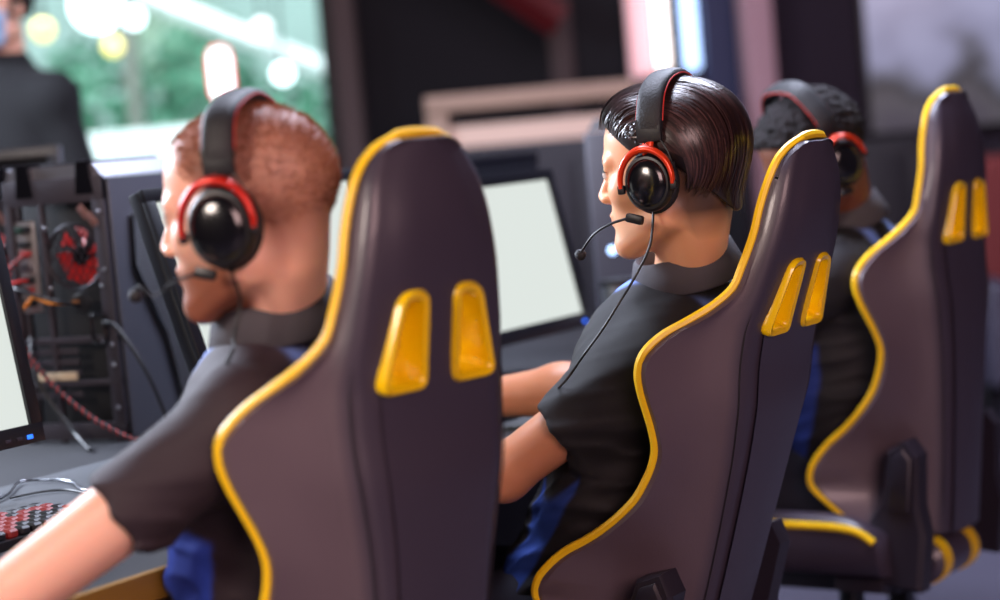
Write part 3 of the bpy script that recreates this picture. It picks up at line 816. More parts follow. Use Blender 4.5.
M['glass']=mat('glass',(235,245,245),.02,spec=.5); M['glass'].node_tree.nodes['Principled BSDF'].inputs['Transmission Weight'].default_value=1.; M['glass'].node_tree.nodes['Principled BSDF'].inputs['IOR'].default_value=1.02
wf=MB()
for x in (wx0+.03,wx1-.03): wf.box((x,BY+.07,(wz0+wz1)/2),(.06,.10,wz1-wz0),.006)
for z in (wz0+.03,wz1-.03): wf.box(((wx0+wx1)/2,BY+.07,z),(wx1-wx0-.12,.10,.06),.006)
win=struct(wf.build('window_1',M['frame_dark'],None,smooth=30))
MB().box(((wx0+wx1)/2,BY+.07,(wz0+wz1)/2),(wx1-wx0-.12,.006,wz1-wz0-.12),0).build('window_pane',M['glass'],win)
# pillars standing against the back wall
def pillar(name,pxa,pxb,y,m,d=.22,ref=60):
    a,b=at(pxa,ref,y).x,at(pxb,ref,y).x
    return slab(name,a,b,y,y+d,0,ZC,m,.01)
pillar('pillar_1',333,357,BY-.26,M['pillar'])
pillar('pillar_2',706,748,BY-.26,M['pillar_blue'])
pillar('pillar_3',746,776,BY-.50,M['pillar_pink'])
M['rail']=mat('rail',(66,50,52),.6,bump=.05)
slab('trim_1',at(548,40,BY).x,at(572,40,BY).x,BY-.04,BY,0,ZC,M['rail'],.005)
M['red_paint']=mat('red_paint',(96,16,22),.6,bump=.05)
# painted red beam sloping under the ceiling
pA,pB=at(430,-64,8.3),at(560,22,8.3)
b=MB().tube([pA,pB],.07,4).build('trim_2',M['red_paint'],None,smooth=20); struct(b)

# ---- outdoors beyond the window
M['ext_wall']=mat('ext_wall',(188,208,200),.9,var=.4,vscale=.9,bump=.1,bscale=8)
M['ext_ground']=mat('ext_ground',(196,206,200),.9,var=.1,vscale=1,bump=.1,bscale=10)
M['leaf']=mat('leaf',(84,140,112),.6,var=.5,vscale=14)
M['leaf_pale']=mat('leaf_pale',(178,200,176),.6,var=.4,vscale=14)
M['white_paint']=mat('white_paint',(235,240,238),.6,var=.04)
M['post']=mat('post',(112,112,104),.7,var=.1)
struct(MB().box((-2.2,17.0,3.0),(9,.2,7.),0).build('exterior_wall',M['ext_wall'],None,0))
struct(MB().box((-2.2,12.9,-.05),(9,8.2,.1),0).build('exterior_ground',M['ext_ground'],None,0))
def shrub(px,py,Y,r,label,m,zs=1.3):
    c=at(px,py,Y); t=thing('shrub',label,'shrub',(c.x,c.y,0),group='shrubs outside the window')
    g=np.random.default_rng(int(px*7+py)); mb=MB()
    for _ in range(420):
        d=g.normal(size=3); d/=np.linalg.norm(d); p=d*r*(.55+.5*g.random())*np.array([1,1,zs])+np.array([0,0,c.z])
        u=g.normal(size=3); u-=d*u.dot(d)*.6; u/=np.linalg.norm(u); v=np.cross(u,d); v/=np.linalg.norm(v); l=r*.17
        mb.add([p-u*l,p+v*l*.45,p+u*l,p-v*l*.45],[(0,1,2,3)])
    mb.build('foliage',m,t,0)
    MB().tube([(0,0,0),(0,.02,max(.2,c.z*.6)),(.01,0,c.z)],[.05,.035,.015],8).build('trunk',M['post'],t)
shrub(205,95,13.0,.42,'dark green shrub outside the window, behind the ginger-haired man',M['leaf'])
shrub(170,40,14.5,.40,'pale green leafy shrub outside the window, above the computer tower',M['leaf_pale'])
shrub(300,140,12.5,.36,'green shrub outside the window, just left of the window pillar',M['leaf'])
shrub(95,110,13.5,.40,'green shrub outside the window, beside the standing person in black',M['leaf'])
# sloping white beam, post, low white wall
e0,e1=at(120,-14,12.2),at(352,80,12.2)
tag(MB().tube([e0,e1],.055,4).build('sloping_beam',M['white_paint'],None,20),'white sloping beam outside, crossing the window behind the cropped-haired man','beam')
c=at(131,60,12.6); tag(MB().box((c.x,c.y,1.6),(.085,.085,3.2),.01).build('post',M['post'],None),'grey vertical post outside the window, right of the standing person','post')
c=at(126,150,11.4); tag(MB().box((c.x,c.y,c.z-.35),(.8,.3,.9),.02).build('low_wall',M['white_paint'],None),'low white wall outside, seen just above the computer tower','wall')
def glow(name,rgb,s): return mat(name,rgb,.5,emit=rgb,estr=s)
M['lamp_white']=glow('lamp_white',(235,250,255),5.); M['lamp_warm']=glow('lamp_warm',(255,225,130),2.2); M['lamp_red']=glow('lamp_red',(255,60,80),1.8)
M['lamp_soft']=glow('lamp_soft',(255,255,255),1.6)
def globe(px,py,Y,r,m,label):
    c=at(px,py,Y); t=thing('globe_lamp',label,'lamp',tuple(c),group='lamps glowing outside the window')
    MB().ball((0,0,0),r,20,12).build('globe',m,t,80); MB().tube([(0,0,r*.9),(0,0,r*1.5)],r*.35,10).build('lamp_cap',M['frame_dark'],t)
    MB().tube([(0,0,r*1.5),(0,0,r*1.5+.8)],.008,6).build('lamp_cord',M['cable'],t)
globe(283,74,11.0,.05,M['lamp_white'],'small round white lamp glowing outside, right of the red-rimmed sign light')
globe(134,18,11.0,.05,M['lamp_white'],'small round white lamp glowing outside, beside the grey post')
globe(96,6,11.0,.13,M['lamp_white'],'large round white lamp glowing outside, near the top of the window')
globe(113,46,11.5,.05,M['lamp_warm'],'small round yellow lamp glowing outside, below the large white lamp')
globe(43,30,9.6,.05,M['lamp_warm'],'small round yellow lamp glowing outside, beside the head of the standing person')
globe(262,28,12.,.05,M['lamp_soft'],'small round soft white lamp outside, near the sloping white beam')
c=at(221,74,11.0); t=thing('sign_light','tall white sign light with a red rim outside, above the cropped-haired head','sign light',tuple(c))
MB().box((0,0,0),(.085,.05,.24),.03,seg=4).build('light_panel',M['lamp_white'],t)
rim=[(.052*math.copysign(abs(math.cos(a))**.6,math.cos(a)),-.01,.135*math.copysign(abs(math.sin(a))**.6,math.sin(a))) for a in np.linspace(0,2*PI,33)[:-1]]
MB().tube(rim,.008,6,closed=True).build('rim',M['lamp_red'],t); MB().tube([(0,0,-.13),(0,0,-c.z)],.02,8).build('sign_post',M['post'],t)

# ---- things against the back wall
def panel_light(px0,px1,py1,Y,m,label,depth=.06):
    a,b=at(px0,40,Y),at(px1,40,Y); z0=at((px0+px1)/2,py1,Y).z; z1=2.45
    t=thing('light_panel',label,'light panel',((a.x+b.x)/2,Y,0),group='upright light panels on the back wall')
    w=b.x-a.x
    MB().box((0,(BY-Y)/2+.01,z1/2),(w,BY-Y-.02,z1),.006).build('housing',M['frame_dark'],t)
    MB().box((0,0,(z0+z1)/2),(w,depth,z1-z0),.02,seg=4).build('diffuser',m,t)
M['tube_pink']=glow('tube_pink',(240,190,196),.6); M['tube_white']=glow('tube_white',(255,244,240),3.2); M['tube_blue']=glow('tube_blue',(176,208,255),2.6); M['tube_bluedim']=glow('tube_bluedim',(90,120,190),.5)
panel_light(628,654,78,BY-.10,M['tube_pink'],'dim pinkish upright light panel above the straight-haired man')
panel_light(656,668,70,BY-.16,M['tube_white'],'bright warm white upright light panel above the straight-haired man')
panel_light(683,698,70,BY-.16,M['tube_blue'],'bright blue white upright light panel beside the dark blue pillar')
# framed beige counter front
cA,cB=at(424,95,7.4),at(634,80,7.4); zt=at(530,88,7.4).z; 
M['beige']=mat('beige',(168,140,122),.6,bump=.08,bscale=60,var=.06); M['beige_pale']=mat('beige_pale',(226,196,178),.7,var=.05,vscale=4)
t=thing('counter','beige framed counter in the background, behind the straight-haired man','counter',((cA.x+cB.x)/2,7.4,0)); w=cB.x-cA.x
MB().box((0,.25,zt-.03),(w,.60,.06),.008).build('countertop',M['beige'],t)
for s in (-1,1): MB().box((s*(w/2-.04),.25,(zt-.06)/2),(.08,.56,zt-.06),.006).build('side_panel',M['beige'],t)
MB().box((0,.02,(zt-.06)/2-.02),(w-.16,.03,zt-.13),.004).build('front_panel',M['beige_pale'],t)
# wall display
M['display']=mat('display',(150,150,175),.3)
def display_nodes(m):
    nt=m.node_tree; b=nt.nodes['Principled BSDF']; tc=nt.nodes.new('ShaderNodeTexCoord')
    sx=nt.nodes.new('ShaderNodeSeparateXYZ'); nt.links.new(tc.outputs['Object'],sx.inputs[0])
    nz=nt.nodes.new('ShaderNodeTexNoise'); nz.inputs['Scale'].default_value=3.6; nz.inputs['Detail'].default_value=6; nt.links.new(tc.outputs['Object'],nz.inputs['Vector'])
    ad=nt.nodes.new('ShaderNodeMath'); ad.operation='MULTIPLY_ADD'; ad.inputs[1].default_value=1.1; nt.links.new(nz.outputs['Fac'],ad.inputs[0])
    sh=nt.nodes.new('ShaderNodeMath'); sh.operation='MULTIPLY_ADD'; sh.inputs[1].default_value=1.25; sh.inputs[2].default_value=.62; nt.links.new(sx.outputs['Z'],sh.inputs[0]); nt.links.new(sh.outputs[0],ad.inputs[2])
    rp=nt.nodes.new('ShaderNodeValToRGB'); mr=nt.nodes.new('ShaderNodeMapRange'); mr.inputs['From Min'].default_value=.1; mr.inputs['From Max'].default_value=1.0
    nt.links.new(ad.outputs[0],mr.inputs['Value']); nt.links.new(mr.outputs[0],rp.inputs['Fac'])
    e=rp.color_ramp.elements; e[0].position=0; e[0].color=lin((70,64,78))+(1,); e[1].position=1; e[1].color=lin((160,160,192))+(1,)
    for p,c in ((.28,(84,80,88)),(.42,(62,60,66)),(.55,(104,104,122)),(.7,(140,140,170))):
        q=e.new(p); q.color=lin(c)+(1,)
    nt.links.new(rp.outputs[0],b.inputs['Emission Color']); b.inputs['Emission Strength'].default_value=1.0; b.inputs['Base Color'].default_value=(.01,.01,.01,1)
display_nodes(M['display'])
dA=at(868,60,BY-.1); dzb=at(930,128,BY-.1).z
t=thing('wall_display','large wall display showing a hazy grey landscape, above the farthest chair','display',(dA.x+.75,BY-.06,(dzb+2.45)/2))
dh=2.45-dzb
MB().box((0,0,0),(1.54,.07,dh+.04),.01).build('bezel',M['black'],t); MB().box((0,-.036,0),(1.5,.008,dh),.002).build('screen',M['display'],t)
# dark furniture along the back right
M['cab']=mat('cab',(18,16,28),.6,bump=.05,var=.1); M['cab2']=mat('cab2',(50,46,62),.6,bump=.05)
def cabinet(pxa,pxb,pyt,Y,label,m=M['cab'],d=.5,nd=2):
    a,b=at(pxa,150,Y),at(pxb,150,Y); z=at((pxa+pxb)/2,pyt,Y).z; w=b.x-a.x
    t=thing('cabinet',label,'cabinet',((a.x+b.x)/2,Y,0),group='dark cabinets along the back')
    MB().box((0,d/2,z/2),(w,d,z),.01).build('carcass',m,t)
    for k in range(nd):
        x=-w/2+w*(k+.5)/nd
        dr=MB().box((x,-.01,z/2),(w/nd-.02,.02,z-.12),.004).build('door',m,t)
        MB().box((x+(w/nd)*.36*(1 if k%2==0 else -1),-.03,z*.62),(.015,.02,.12),.004).build('handle',M['steel'],dr)
cabinet(852,960,138,8.0,'dark cabinet under the wall display, behind the farthest chair back',nd=2)
cabinet(962,1090,150,8.0,'dark cabinet under the wall display, at the right edge of the picture',nd=2)
cabinet(640,738,150,7.6,'dark cabinet by the pillars, behind the straight-haired head',nd=2)
cabinet(434,640,142,6.7,'long dark cabinet in front of the beige counter',nd=3)
# red armchair at the right edge
M['red_fabric']=mat('red_fabric',(104,34,34),.8,bump=.2,bscale=300)
c=at(1074,250,7.0); t=thing('armchair','red armchair at the right edge, beyond the farthest gaming chair','armchair',(c.x,7.0,0))
MB().box((0,.25,.68),(.62,.16,.60),.06,seg=4).build('backrest',M['red_fabric'],t); MB().box((0,-.05,.36),(.56,.52,.16),.05,seg=4).build('seat',M['red_fabric'],t)
for s in (-1,1):
    MB().box((s*.33,-.02,.40),(.10,.56,.36),.04,seg=3).build('armrest',M['cab2'],t)
    for y in (-.22,.22): MB().tube([(s*.28,y,0),(s*.28,y,.30)],.022,10).build('leg',M['black'],t)
# standing person in black with a face mask
sp=at(8,100,5.7); HZ=at(20,10,5.7).z; M['black_cloth']=mat('black_cloth',(5,5,9),.9,bump=.2,bscale=200)
def standing():
    t=thing('person','standing person in black with a pale blue face mask at the top left corner','person',(sp.x,sp.y,0),R(150))
    mn=np.array; H=mn([-.015,.03,HZ]); Z=HZ-.20
    sL,sR=mn([-.165,0,Z-.05]),mn([.165,0,Z-.05]); arms=[]
    for q,s in ((sL,-1),(sR,1)): arms.append((q,q+mn([s*.05,-.03,-.29]),q+mn([s*.045,.06,-.53])))
    def core(P,g):
        d=s_ell(P,mn([0,0,Z-.22]),(.165+g,.115+g,.26+g)); d=smin(d,s_ell(P,mn([0,0,Z-.55]),(.15+g,.11+g,.2+g)),.08)
        return smin(d,s_cone(P,sL,sR,.055+g,.055+g),.07)
    def body(P):
        d=core(P,-.02)
        for k,(a,e,w) in enumerate(arms):
            d=smin(d,s_cone(P,a,e,.045,.038),.03); d=smin(d,s_cone(P,e,w,.038,.027),.02)
            hn=np.linalg.norm(P-w,axis=1)<.22
            if hn.any(): d[hn]=smin(d[hn],hand_sdf(P[hn],hand_prims(w,(w-e),(0,1,-.2)),(1,-1)[k]),.012)
        for s in (-1,1):
            d=smin(d,s_cone(P,mn([s*.09,0,Z-.62]),mn([s*.10,.01,.48]),.08,.055),.04); d=smin(d,s_cone(P,mn([s*.10,.01,.48]),mn([s*.10,-.01,.09]),.053,.036),.02)
        d=smin(d,s_cone(P,mn([0,-.01,Z-.02]),H+mn([0,-.025,-.05]),.056,.052),.03)
        hd=np.linalg.norm(P-H,axis=1)<.2; d[hd]=smin(d[hd],head_sdf(P[hd]-H),.02)
        return d
    V,F=polygonise(body,mn([-.38,-.25,.04]),mn([.38,.28,HZ+.16]),.008,([],[],[(HZ-.13,HZ+.13,.004)])); me=np_mesh('body',V,F); set_col(me,np.tile(np.array(lin((214,160,136))),(len(V),1)))
    link('body',me,M['skin'],t,0); me.polygons.foreach_set('use_smooth',[True]*len(me.polygons))
    def top(P):
        d=smax(core(P,.02),(Z-.68)-P[:,2],.01)
        for a,e,w in arms: d=smin(d,smin(s_cone(P,a,e,.064,.056),s_cone(P,e,w-(w-e)*.05,.056,.044),.02),.03)
        d=smin(d,s_cone(P,mn([0,-.01,Z-.04]),mn([0,-.005,Z+.045]),.085,.072),.04)
        return d+.005*vnoise(P,24,3)
    V,F=polygonise(top,mn([-.4,-.25,Z-.72]),mn([.4,.28,Z+.16]),.009,([],[],[])); me=np_mesh('hooded_jumper',V,F); link('hooded_jumper',me,M['black_cloth'],t,0); me.polygons.foreach_set('use_smooth',[True]*len(me.polygons))
    def legs(P):
        d=s_ell(P,mn([0,0,Z-.66]),(.165,.125,.12))
        for s in (-1,1): d=smin(d,smin(s_cone(P,mn([s*.09,0,Z-.66]),mn([s*.10,.01,.48]),.095,.075),s_cone(P,mn([s*.10,.01,.48]),mn([s*.10,-.01,.06]),.074,.062),.03),.03)
        return smax(d,.04-P[:,2],.005)+.004*vnoise(P,22,5)
    V,F=polygonise(legs,mn([-.3,-.2,.02]),mn([.3,.2,Z-.5]),.010,([],[],[])); me=np_mesh('trousers',V,F); link('trousers',me,M['trouser'],t,0); me.polygons.foreach_set('use_smooth',[True]*len(me.polygons))
    for s in (-1,1):
        sh=MB().loft([[(s*.10+.045*math.cos(a)*k,.05+.135*math.sin(a)*k,z) for a in np.linspace(0,2*PI,25)[:-1]] for z,k in ((.002,.95),(.03,1.),(.06,.85),(.085,.6))]); sh.build('shoe',M['shoe'],t,60)
    M['mask_blue']=mat('mask_blue',(150,176,206),.8,bump=.1)
    def maskf(Q): return smax(smax(head_sdf(Q)-.006,np.abs(Q[:,2]+.055)-.048,.004),.035-Q[:,1],.004)
    V,F=polygonise(maskf,mn([-.1,.02,-.13]),mn([.1,.15,.02]),.004,([],[],[])); me=np_mesh('face_mask',V+H,F); link('face_mask',me,M['mask_blue'],t,0); me.polygons.foreach_set('use_smooth',[True]*len(me.polygons))
    V,F=polygonise(lambda Q:smax(skull(Q,.014)+.003*vnoise(Q,90,3),np.where(Q[:,1]>.02,.04+(Q[:,1]-.02)*.5,-.02)-Q[:,2],.006),mn([-.12,-.14,-.06]),mn([.12,.12,.16]),.005,([],[],[])); me=np_mesh('short_hair',V+H,F); set_col(me,np.tile(np.array(lin((30,22,20))),(len(V),1))); link('short_hair',me,M['hair_matte'],t,0); me.polygons.foreach_set('use_smooth',[True]*len(me.polygons))
standing()
# ------------------------------------------------------------------ desk row
DV=Vector((.55,.835,0)).normalized(); NV=Vector((.835,-.55,0)).normalized()
RZ=math.degrees(math.atan2(DV.y,DV.x))                 # along the desk
DZ_=.74
M['desk']=mat('desk',(18,18,24),.6,bump=.06,bscale=200,var=.12,vscale=5)
M['desk_edge']=mat('desk_edge',(150,112,40),.5,bump=.05)
M['mat_grey']=mat('mat_grey',(58,60,64),.75,bump=.2,bscale=900)
n0,n1=-1.68,-3.0; m0,m1=.6,4.3
def dm(n,m,z=DZ_): p=NV*n+DV*m; return Vector((p.x,p.y,z))
ctr=dm((n0+n1)/2,(m0+m1)/2,0)
desk=thing('desk','long dark gaming desk with a mustard front edge, holding the monitors and computer towers','desk',tuple(ctr),R(RZ))
MB().box((0,0,DZ_-.015),(m1-m0,n0-n1,.03),.003).build('tabletop',M['desk'],desk)
MB().box((0,-(n0-n1)/2-.004,DZ_-.018),(m1-m0,.010,.036),.003).build('edge_strip',M['desk_edge'],desk)
for x in (-(m1-m0)/2+.05,0,(m1-m0)/2-.05):
    for y in (-.55,.55): MB().box((x,y,(DZ_-.03)/2),(.05,.05,DZ_-.03),.004).build('leg',M['black'],desk)
MB().box((0,.0,DZ_-.25),(m1-m0-.1,.02,.40),.004).build('modesty_panel',M['desk'],desk)
# ---- monitors
M['bezel']=mat('bezel',(16,16,23),.35,bump=.05,bscale=400)
M['screen']=mat('screen',(20,20,22),.3,emit=(238,246,240),estr=.86)
M['screen_off']=mat('screen_off',(10,10,14),.15)
M['led_blue']=glow('led_blue',(40,110,255),1.6); M['led_red']=glow('led_red',(255,60,60),1.6)
M['silver']=mat('silver',(122,123,130),.42,metal=.7,var=.05)
M['note_yellow']=mat('note_yellow',(250,214,80),.8)
def make_monitor(label,pos,rz,recl,zb,on=True,w=.535,h=.322,led=None,button=True,note=False,shell=None,group='monitors on the desk'):
    t=thing('monitor',label,'monitor',(pos[0],pos[1],DZ_),R(rz),group)
    z0=zb-DZ_
    PM=Matrix.Translation((0,0,z0))@Matrix.Rotation(R(-recl),4,'X')
    sh=MB().box((0,.012,h/2),(w,.024,h),.004); sh.box((0,.034,h/2),(w*.86,.026,h*.8),.012); 
    so=sh.build('shell',shell or M['bezel'],t,M=PM)
    fr=MB()
    for z,hh in ((h-.011,.022),(.014,.028)): fr.box((0,-.004,z),(w,.010,hh),.002)
    for s in (-1,1): fr.box((s*(w/2-.011),-.004,h/2+.004),(.022,.010,h-.046),.002)
    fr.build('bezel',M['bezel'],so)
    MB().box((0,-.001,h/2+.004),(w-.030,.004,h-.036),0).build('screen',M['screen'] if on else M['screen_off'],so,0)
    if led: MB().box((w/2-led[1],-.0095,.010),(.010,.002,.006),.0005).build('power_light',M[led[0]],so)
    if button:
        for k in range(4): MB().box((w/2-.05-.022*k,-.0095,.010),(.010,.002,.005),.0005).build('button',M['plastic'],so)
    if note: MB().box((-w/2+.20,-.010,h-.004),(.022,.003,.020),.001).build('sticky_note',M['note_yellow'],so)
    nk=MB().tube([(0,.055,z0+h*.45),(0,.075,z0+.05),(0,.078,.012)],[.028,.030,.034],12,flat=(1.3,.45),up=(0,1,0)).build('stand_neck',M['bezel'],t)
    MB().lathe([(.001,0),(.105,0),(.112,.004),(.105,.010),(.03,.016),(.001,.016)],40,Matrix.Translation((0,.06,0))@Matrix.Diagonal((1.15,.85,1,1))).build('stand_base',M['bezel'],t)
    return t
p1=at(42,441,2.95); make_monitor('monitor with bright screen and blue power light, cut by the left edge of the picture',p1-DV*.267,RZ,9,p1.z,led=('led_blue',.03))
p2=at(194,260,3.08); make_monitor('monitor with bright white screen behind the head of the ginger-haired man',p2+DV*.267,RZ,18,.868)
p3=at(590,325,4.05); make_monitor('monitor with bright screen and yellow note on top, between the first two chairs',p3-DV*.267,RZ,12,p3.z,led=('led_blue',.03),note=True)
# far side of the desk: dark backs of the opposite row
for m_,lab in ((4.02,'dark monitor seen from behind, behind the screen with the yellow note'),):
    make_monitor(lab,dm(-2.72,m_),RZ+180,4,.84,on=False,button=False)
pb=at(48,141,4.35); make_monitor('dark monitor with a silver top edge, above the computer tower at far left',pb-Vector((.25,0,0)),-6,6,pb.z-.33,on=False,button=False,shell=M['silver'])
# ---- computer towers
M['case']=mat('case',(58,54,62),.45,bump=.08,bscale=300,metal=.2)
M['case_side']=mat('case_side',(84,85,96),.42,bump=.05,bscale=300,metal=.3)
M['case_dark']=mat('case_dark',(14,14,18),.6)
M['fan_red']=mat('fan_red',(176,28,24),.35,var=.1,emit=(200,24,20),estr=.22)  # glow added so the dim blades still show red
M['mesh_metal']=mat('mesh_metal',(44,42,48),.4,metal=.6,bump=.05)
M['io_plate']=mat('io_plate',(170,164,164),.35,metal=.8,var=.06)
M['port']=mat('port',(30,60,52),.5); M['port_red']=mat('port_red',(150,40,40),.5); M['label_paper']=mat('label_paper',(206,190,160),.8)
M['copper']=mat('copper',(150,110,104),.4,metal=.7)
M['orange']=mat('orange',(220,130,30),.6)
def make_tower(label,pos,rz):
    W_,D_,H_=.205,.46,.462
    t=thing('computer_tower',label,'computer tower',tuple(pos),R(rz),'computer towers on the desk')
    # body (open look at the rear)
    MB().box((0,D_/2+.02,H_/2),(W_-.004,D_-.045,H_-.012),.006).build('case_body',M['case_dark'],t)
    rp=MB()
    for x,w in ((-W_/2+.008,.016),(.0-.028,.010),(W_/2-.012,.024)): rp.box((x,-.002,H_/2),(w,.012,H_),.002)
    for z,h in ((H_-.022,.044),(.31-.13,.012),(.02,.03),(.105,.010)): rp.box((0,-.002,z),(W_,.012,h),.002)
    rear=rp.build('rear_frame',M['case'],t)
    # fan behind a wire mesh
    fx,fz,fr=.032,.325,.056
    fan=MB(); 
    for k in range(7):
        a=2*PI*k/7; pts=[]
        for q,(r,da,yy) in enumerate(((.016,0,.0),(.032,.16,.004),(fr-.004,.34,.008))): pts.append((fx+r*math.cos(a+da),.010+yy,fz+r*math.sin(a+da)))
        for q,(r,da,yy) in enumerate(((fr-.004,.98,.020),(.032,.75,.018),(.016,.62,.014))): pts.append((fx+r*math.cos(a+da),.010+yy,fz+r*math.sin(a+da)))
        fan.add(pts,[(0,1,4,5),(1,2,3,4)])
    fo=fan.build('fan_blades',M['fan_red'],t,0)
    hub=Matrix.Translation((fx,.012,fz))@Matrix.Rotation(PI/2,4,'X')
    MB().lathe([(.001,.004),(.015,.004),(.018,0),(.018,-.012),(.001,-.012)],20,hub).build('fan_hub',M['gloss_black'],fo)
    g=MB()
    for k in range(-9,10):
        for sg in (-1,1):
            o=k*.0125; L_=math.sqrt(max(fr**2-o*o/1.0,0))*1.0
            if L_<.01: continue
            ux=(math.cos(R(60*sg)),math.sin(R(60*sg))); nx=(-ux[1],ux[0])
            g.tube([(fx+nx[0]*o-ux[0]*L_,-.004,fz+nx[1]*o-ux[1]*L_),(fx+nx[0]*o+ux[0]*L_,-.004,fz+nx[1]*o+ux[1]*L_)],.0014,4)
    ring=[(fx+fr*math.cos(a),-.004,fz+fr*math.sin(a)) for a in np.linspace(0,2*PI,41)[:-1]]
    g.tube(ring,.003,6,closed=True); g.build('fan_grille',M['mesh_metal'],t)
    for sx in (-1,1):
        for sz in (-1,1): MB().ball((fx+sx*.052,-.008,fz+sz*.052),(.004,.003,.004),10,6).build('screw',M['steel'],rear)
    # motherboard plate with sockets
    io=MB().box((-.064,-.003,.312),(.040,.006,.160),.002).build('socket_plate',M['io_plate'],t)
    for z,m_,w,h in ((.378,'port',.014,.012),(.378,'black',.012,.012),(.352,'black',.024,.010),(.336,'port_red',.020,.010),(.312,'steel',.018,.014),(.290,'black',.024,.012),(.272,'port_red',.016,.010),(.252,'black',.026,.016)):
        MB().box((-.064+(.008 if m_=='black' and w<.013 else -.008 if w<.015 else 0),-.008,z),(w,.012,h),.001).build('socket',M[m_],io)
    # expansion slots
    for k in range(6): MB().box((-.030,-.003,.160-.019*k+.06-.04),(.100,.005,.011),.001).build('slot_cover',M['case'],t)
    MB().box((-.026,-.007,.118),(.080,.003,.014),.001).build('paper_label',M['label_paper'],t)
    # power supply inlet, handle, thumb screws
    Mx=Matrix.Translation((.040,-.006,.245))@Matrix.Rotation(PI/2,4,'X')
    MB().lathe([(.010,-.002),(.016,-.002),(.018,.002),(.016,.004),(.010,.004)],20,Mx).build('grommet',M['black'],rear)
    MB().box((.040,-.004,.243),(.010,.006,.014),.001).build('plug',M['orange'],rear)
    hp=[(.074+.013*math.copysign(abs(math.cos(a))**.5,math.cos(a)),-.016,.200+.026*math.copysign(abs(math.sin(a))**.5,math.sin(a))) for a in np.linspace(0,2*PI,25)[:-1]]
    MB().tube(hp,.0035,6,closed=True).build('lock_ring',M['gloss_black'],rear)
    for z in (.40,.30,.17,.135,.06): MB().ball((W_/2-.010,-.009,z),(.004,.004,.004),10,6).build('thumb_screw',M['steel'],rear)
    for x,a in ((.062,-35),(.078,-35)):
        MB().box((0,0,0),(.014,.003,.026),.002,M=Matrix.Translation((x,-.010,.402-(x-.062)*.9))@Matrix.Rotation(R(a),4,'Y')).build('metal_clip',M['copper'],rear)
    # top with chamfered silver rails
    tp=MB()
    tp.prism([(-W_/2,H_-.004),(-W_/2+.02,H_+.022),(W_/2-.02,H_+.022),(W_/2,H_-.004)],.0,D_-.01)
    top=tp.build('top_cover',M['silver'],t,20)
    for x in (-.055,.068):
        MB().prism([(x-.018,H_-.03),(x-.012,H_+.026),(x+.012,H_+.026),(x+.018,H_-.03)],-.010,.03).build('top_handle',M['gloss_black'],top,20)
    MB().box((.0,.16,H_+.024),(.10,.22,.006),.002).build('top_vent',M['mesh_metal'],top)
    # side panel with a ribbed vent
    X=W_/2
    MB().box((X+.003,D_/2,H_/2),(.006,D_-.012,H_-.012),.002).build('side_panel',M['case_side'],t)
    poly=[(.060,.385),(.10,.405),(.30,.30),(.36,.16),(.28,.045),(.17,.05),(.135,.17),(.055,.30)]
    fr_=[(X+.008,y,z) for y,z in poly]
    MB().tube(fr_,.006,6,closed=True).build('vent_border',M['gloss_black'],t,30)
    rb=MB(); P=np.array(poly)
    for k in range(60):
        z=.05+k*.0062; xs=[]
        for i in range(len(P)):
            a,b=P[i],P[(i+1)%len(P)]
            if (a[1]-z)*(b[1]-z)<0: xs.append(a[0]+(b[0]-a[0])*(z-a[1])/(b[1]-a[1]))
        if len(xs)>=2: rb.tube([(X+.008,min(xs)+.004,z),(X+.008,max(xs)-.004,z)],.0021,5)
    rb.build('side_vent',M['mesh_metal'],t)
    return t
tb=at(80,443,3.56); tw=make_tower('open-backed black computer tower with a red fan, beside the left-edge monitor',Vector((tb.x,tb.y,DZ_)),RZ-90+11)
tq=at(608,200,4.42); t3=make_tower('dark computer tower with added pale blue glint spots on the front, between the yellow-note monitor and the straight-haired man',Vector((tq.x,tq.y,DZ_))+DV*.46,RZ+90+8)
fp=MB().box((0,.452,.231),(.205,.02,.45),.008).build('front_panel',M['case'],t3)
M['glint_pale']=glow('glint_pale',(170,205,255),4.)
for x,z in ((.06,.20),(.03,.13),(-.02,.16),(-.06,.11)): MB().ball((x,.464,z),(.009,.004,.009),12,8).build('front_glint',M['glint_pale'],fp)  # glowing dots added as blurred highlights, not indicator lights
tw2=copy_tree(tw); tw2['label']='black computer tower cut by the left edge, beyond the tower with the red fan'
tw2.location=tw.location-NV*.225+DV*.02
# cables at the rear of the tower
def cable(name,pts,r,m,label,n=60,group='cables behind the computer tower'):
    return tag(MB().tube(spline(pts,n),r,6).build(name,m,None,80),label,'cable',group)
M['braid']=mat('braid',(120,30,30),.6,var=.6,vscale=90)
def tl(x,y,z): return tw.matrix_basis@Vector((x,y,z))
bp_=[tl(-.062,-.012,.335),tl(-.085,-.05,.30),tl(-.088,-.055,.22),tl(-.05,-.05,.16),tl(.01,-.06,.10),tl(.09,-.07,.045),tl(.17,-.08,.012)]
bc=cable('braided_cable',bp_,.0034,M['cable'],'black and red braided cable running down the back of the tower')
q_=spline(bp_,420); hel=[]
for i in range(len(q_)):
    T=q_[min(i+1,419)]-q_[max(i-1,0)]; T/=np.linalg.norm(T); s1=np.cross(T,(0,1,0)); s1/=np.linalg.norm(s1); s2=np.cross(T,s1); w_=i*.55
    hel.append(q_[i]+(s1*math.cos(w_)+s2*math.sin(w_))*.0034)
MB().tube(hel,.0012,4).build('red_thread',M['red_thread'],bc)
cable('signal_cable',[tl(-.064,-.012,.29),tl(-.08,-.045,.285),tl(-.092,-.05,.25),tl(-.085,-.05,.19),tl(-.06,-.04,.14)],.0028,M['red_thread'],'thin red cable looping from the sockets of the tower')
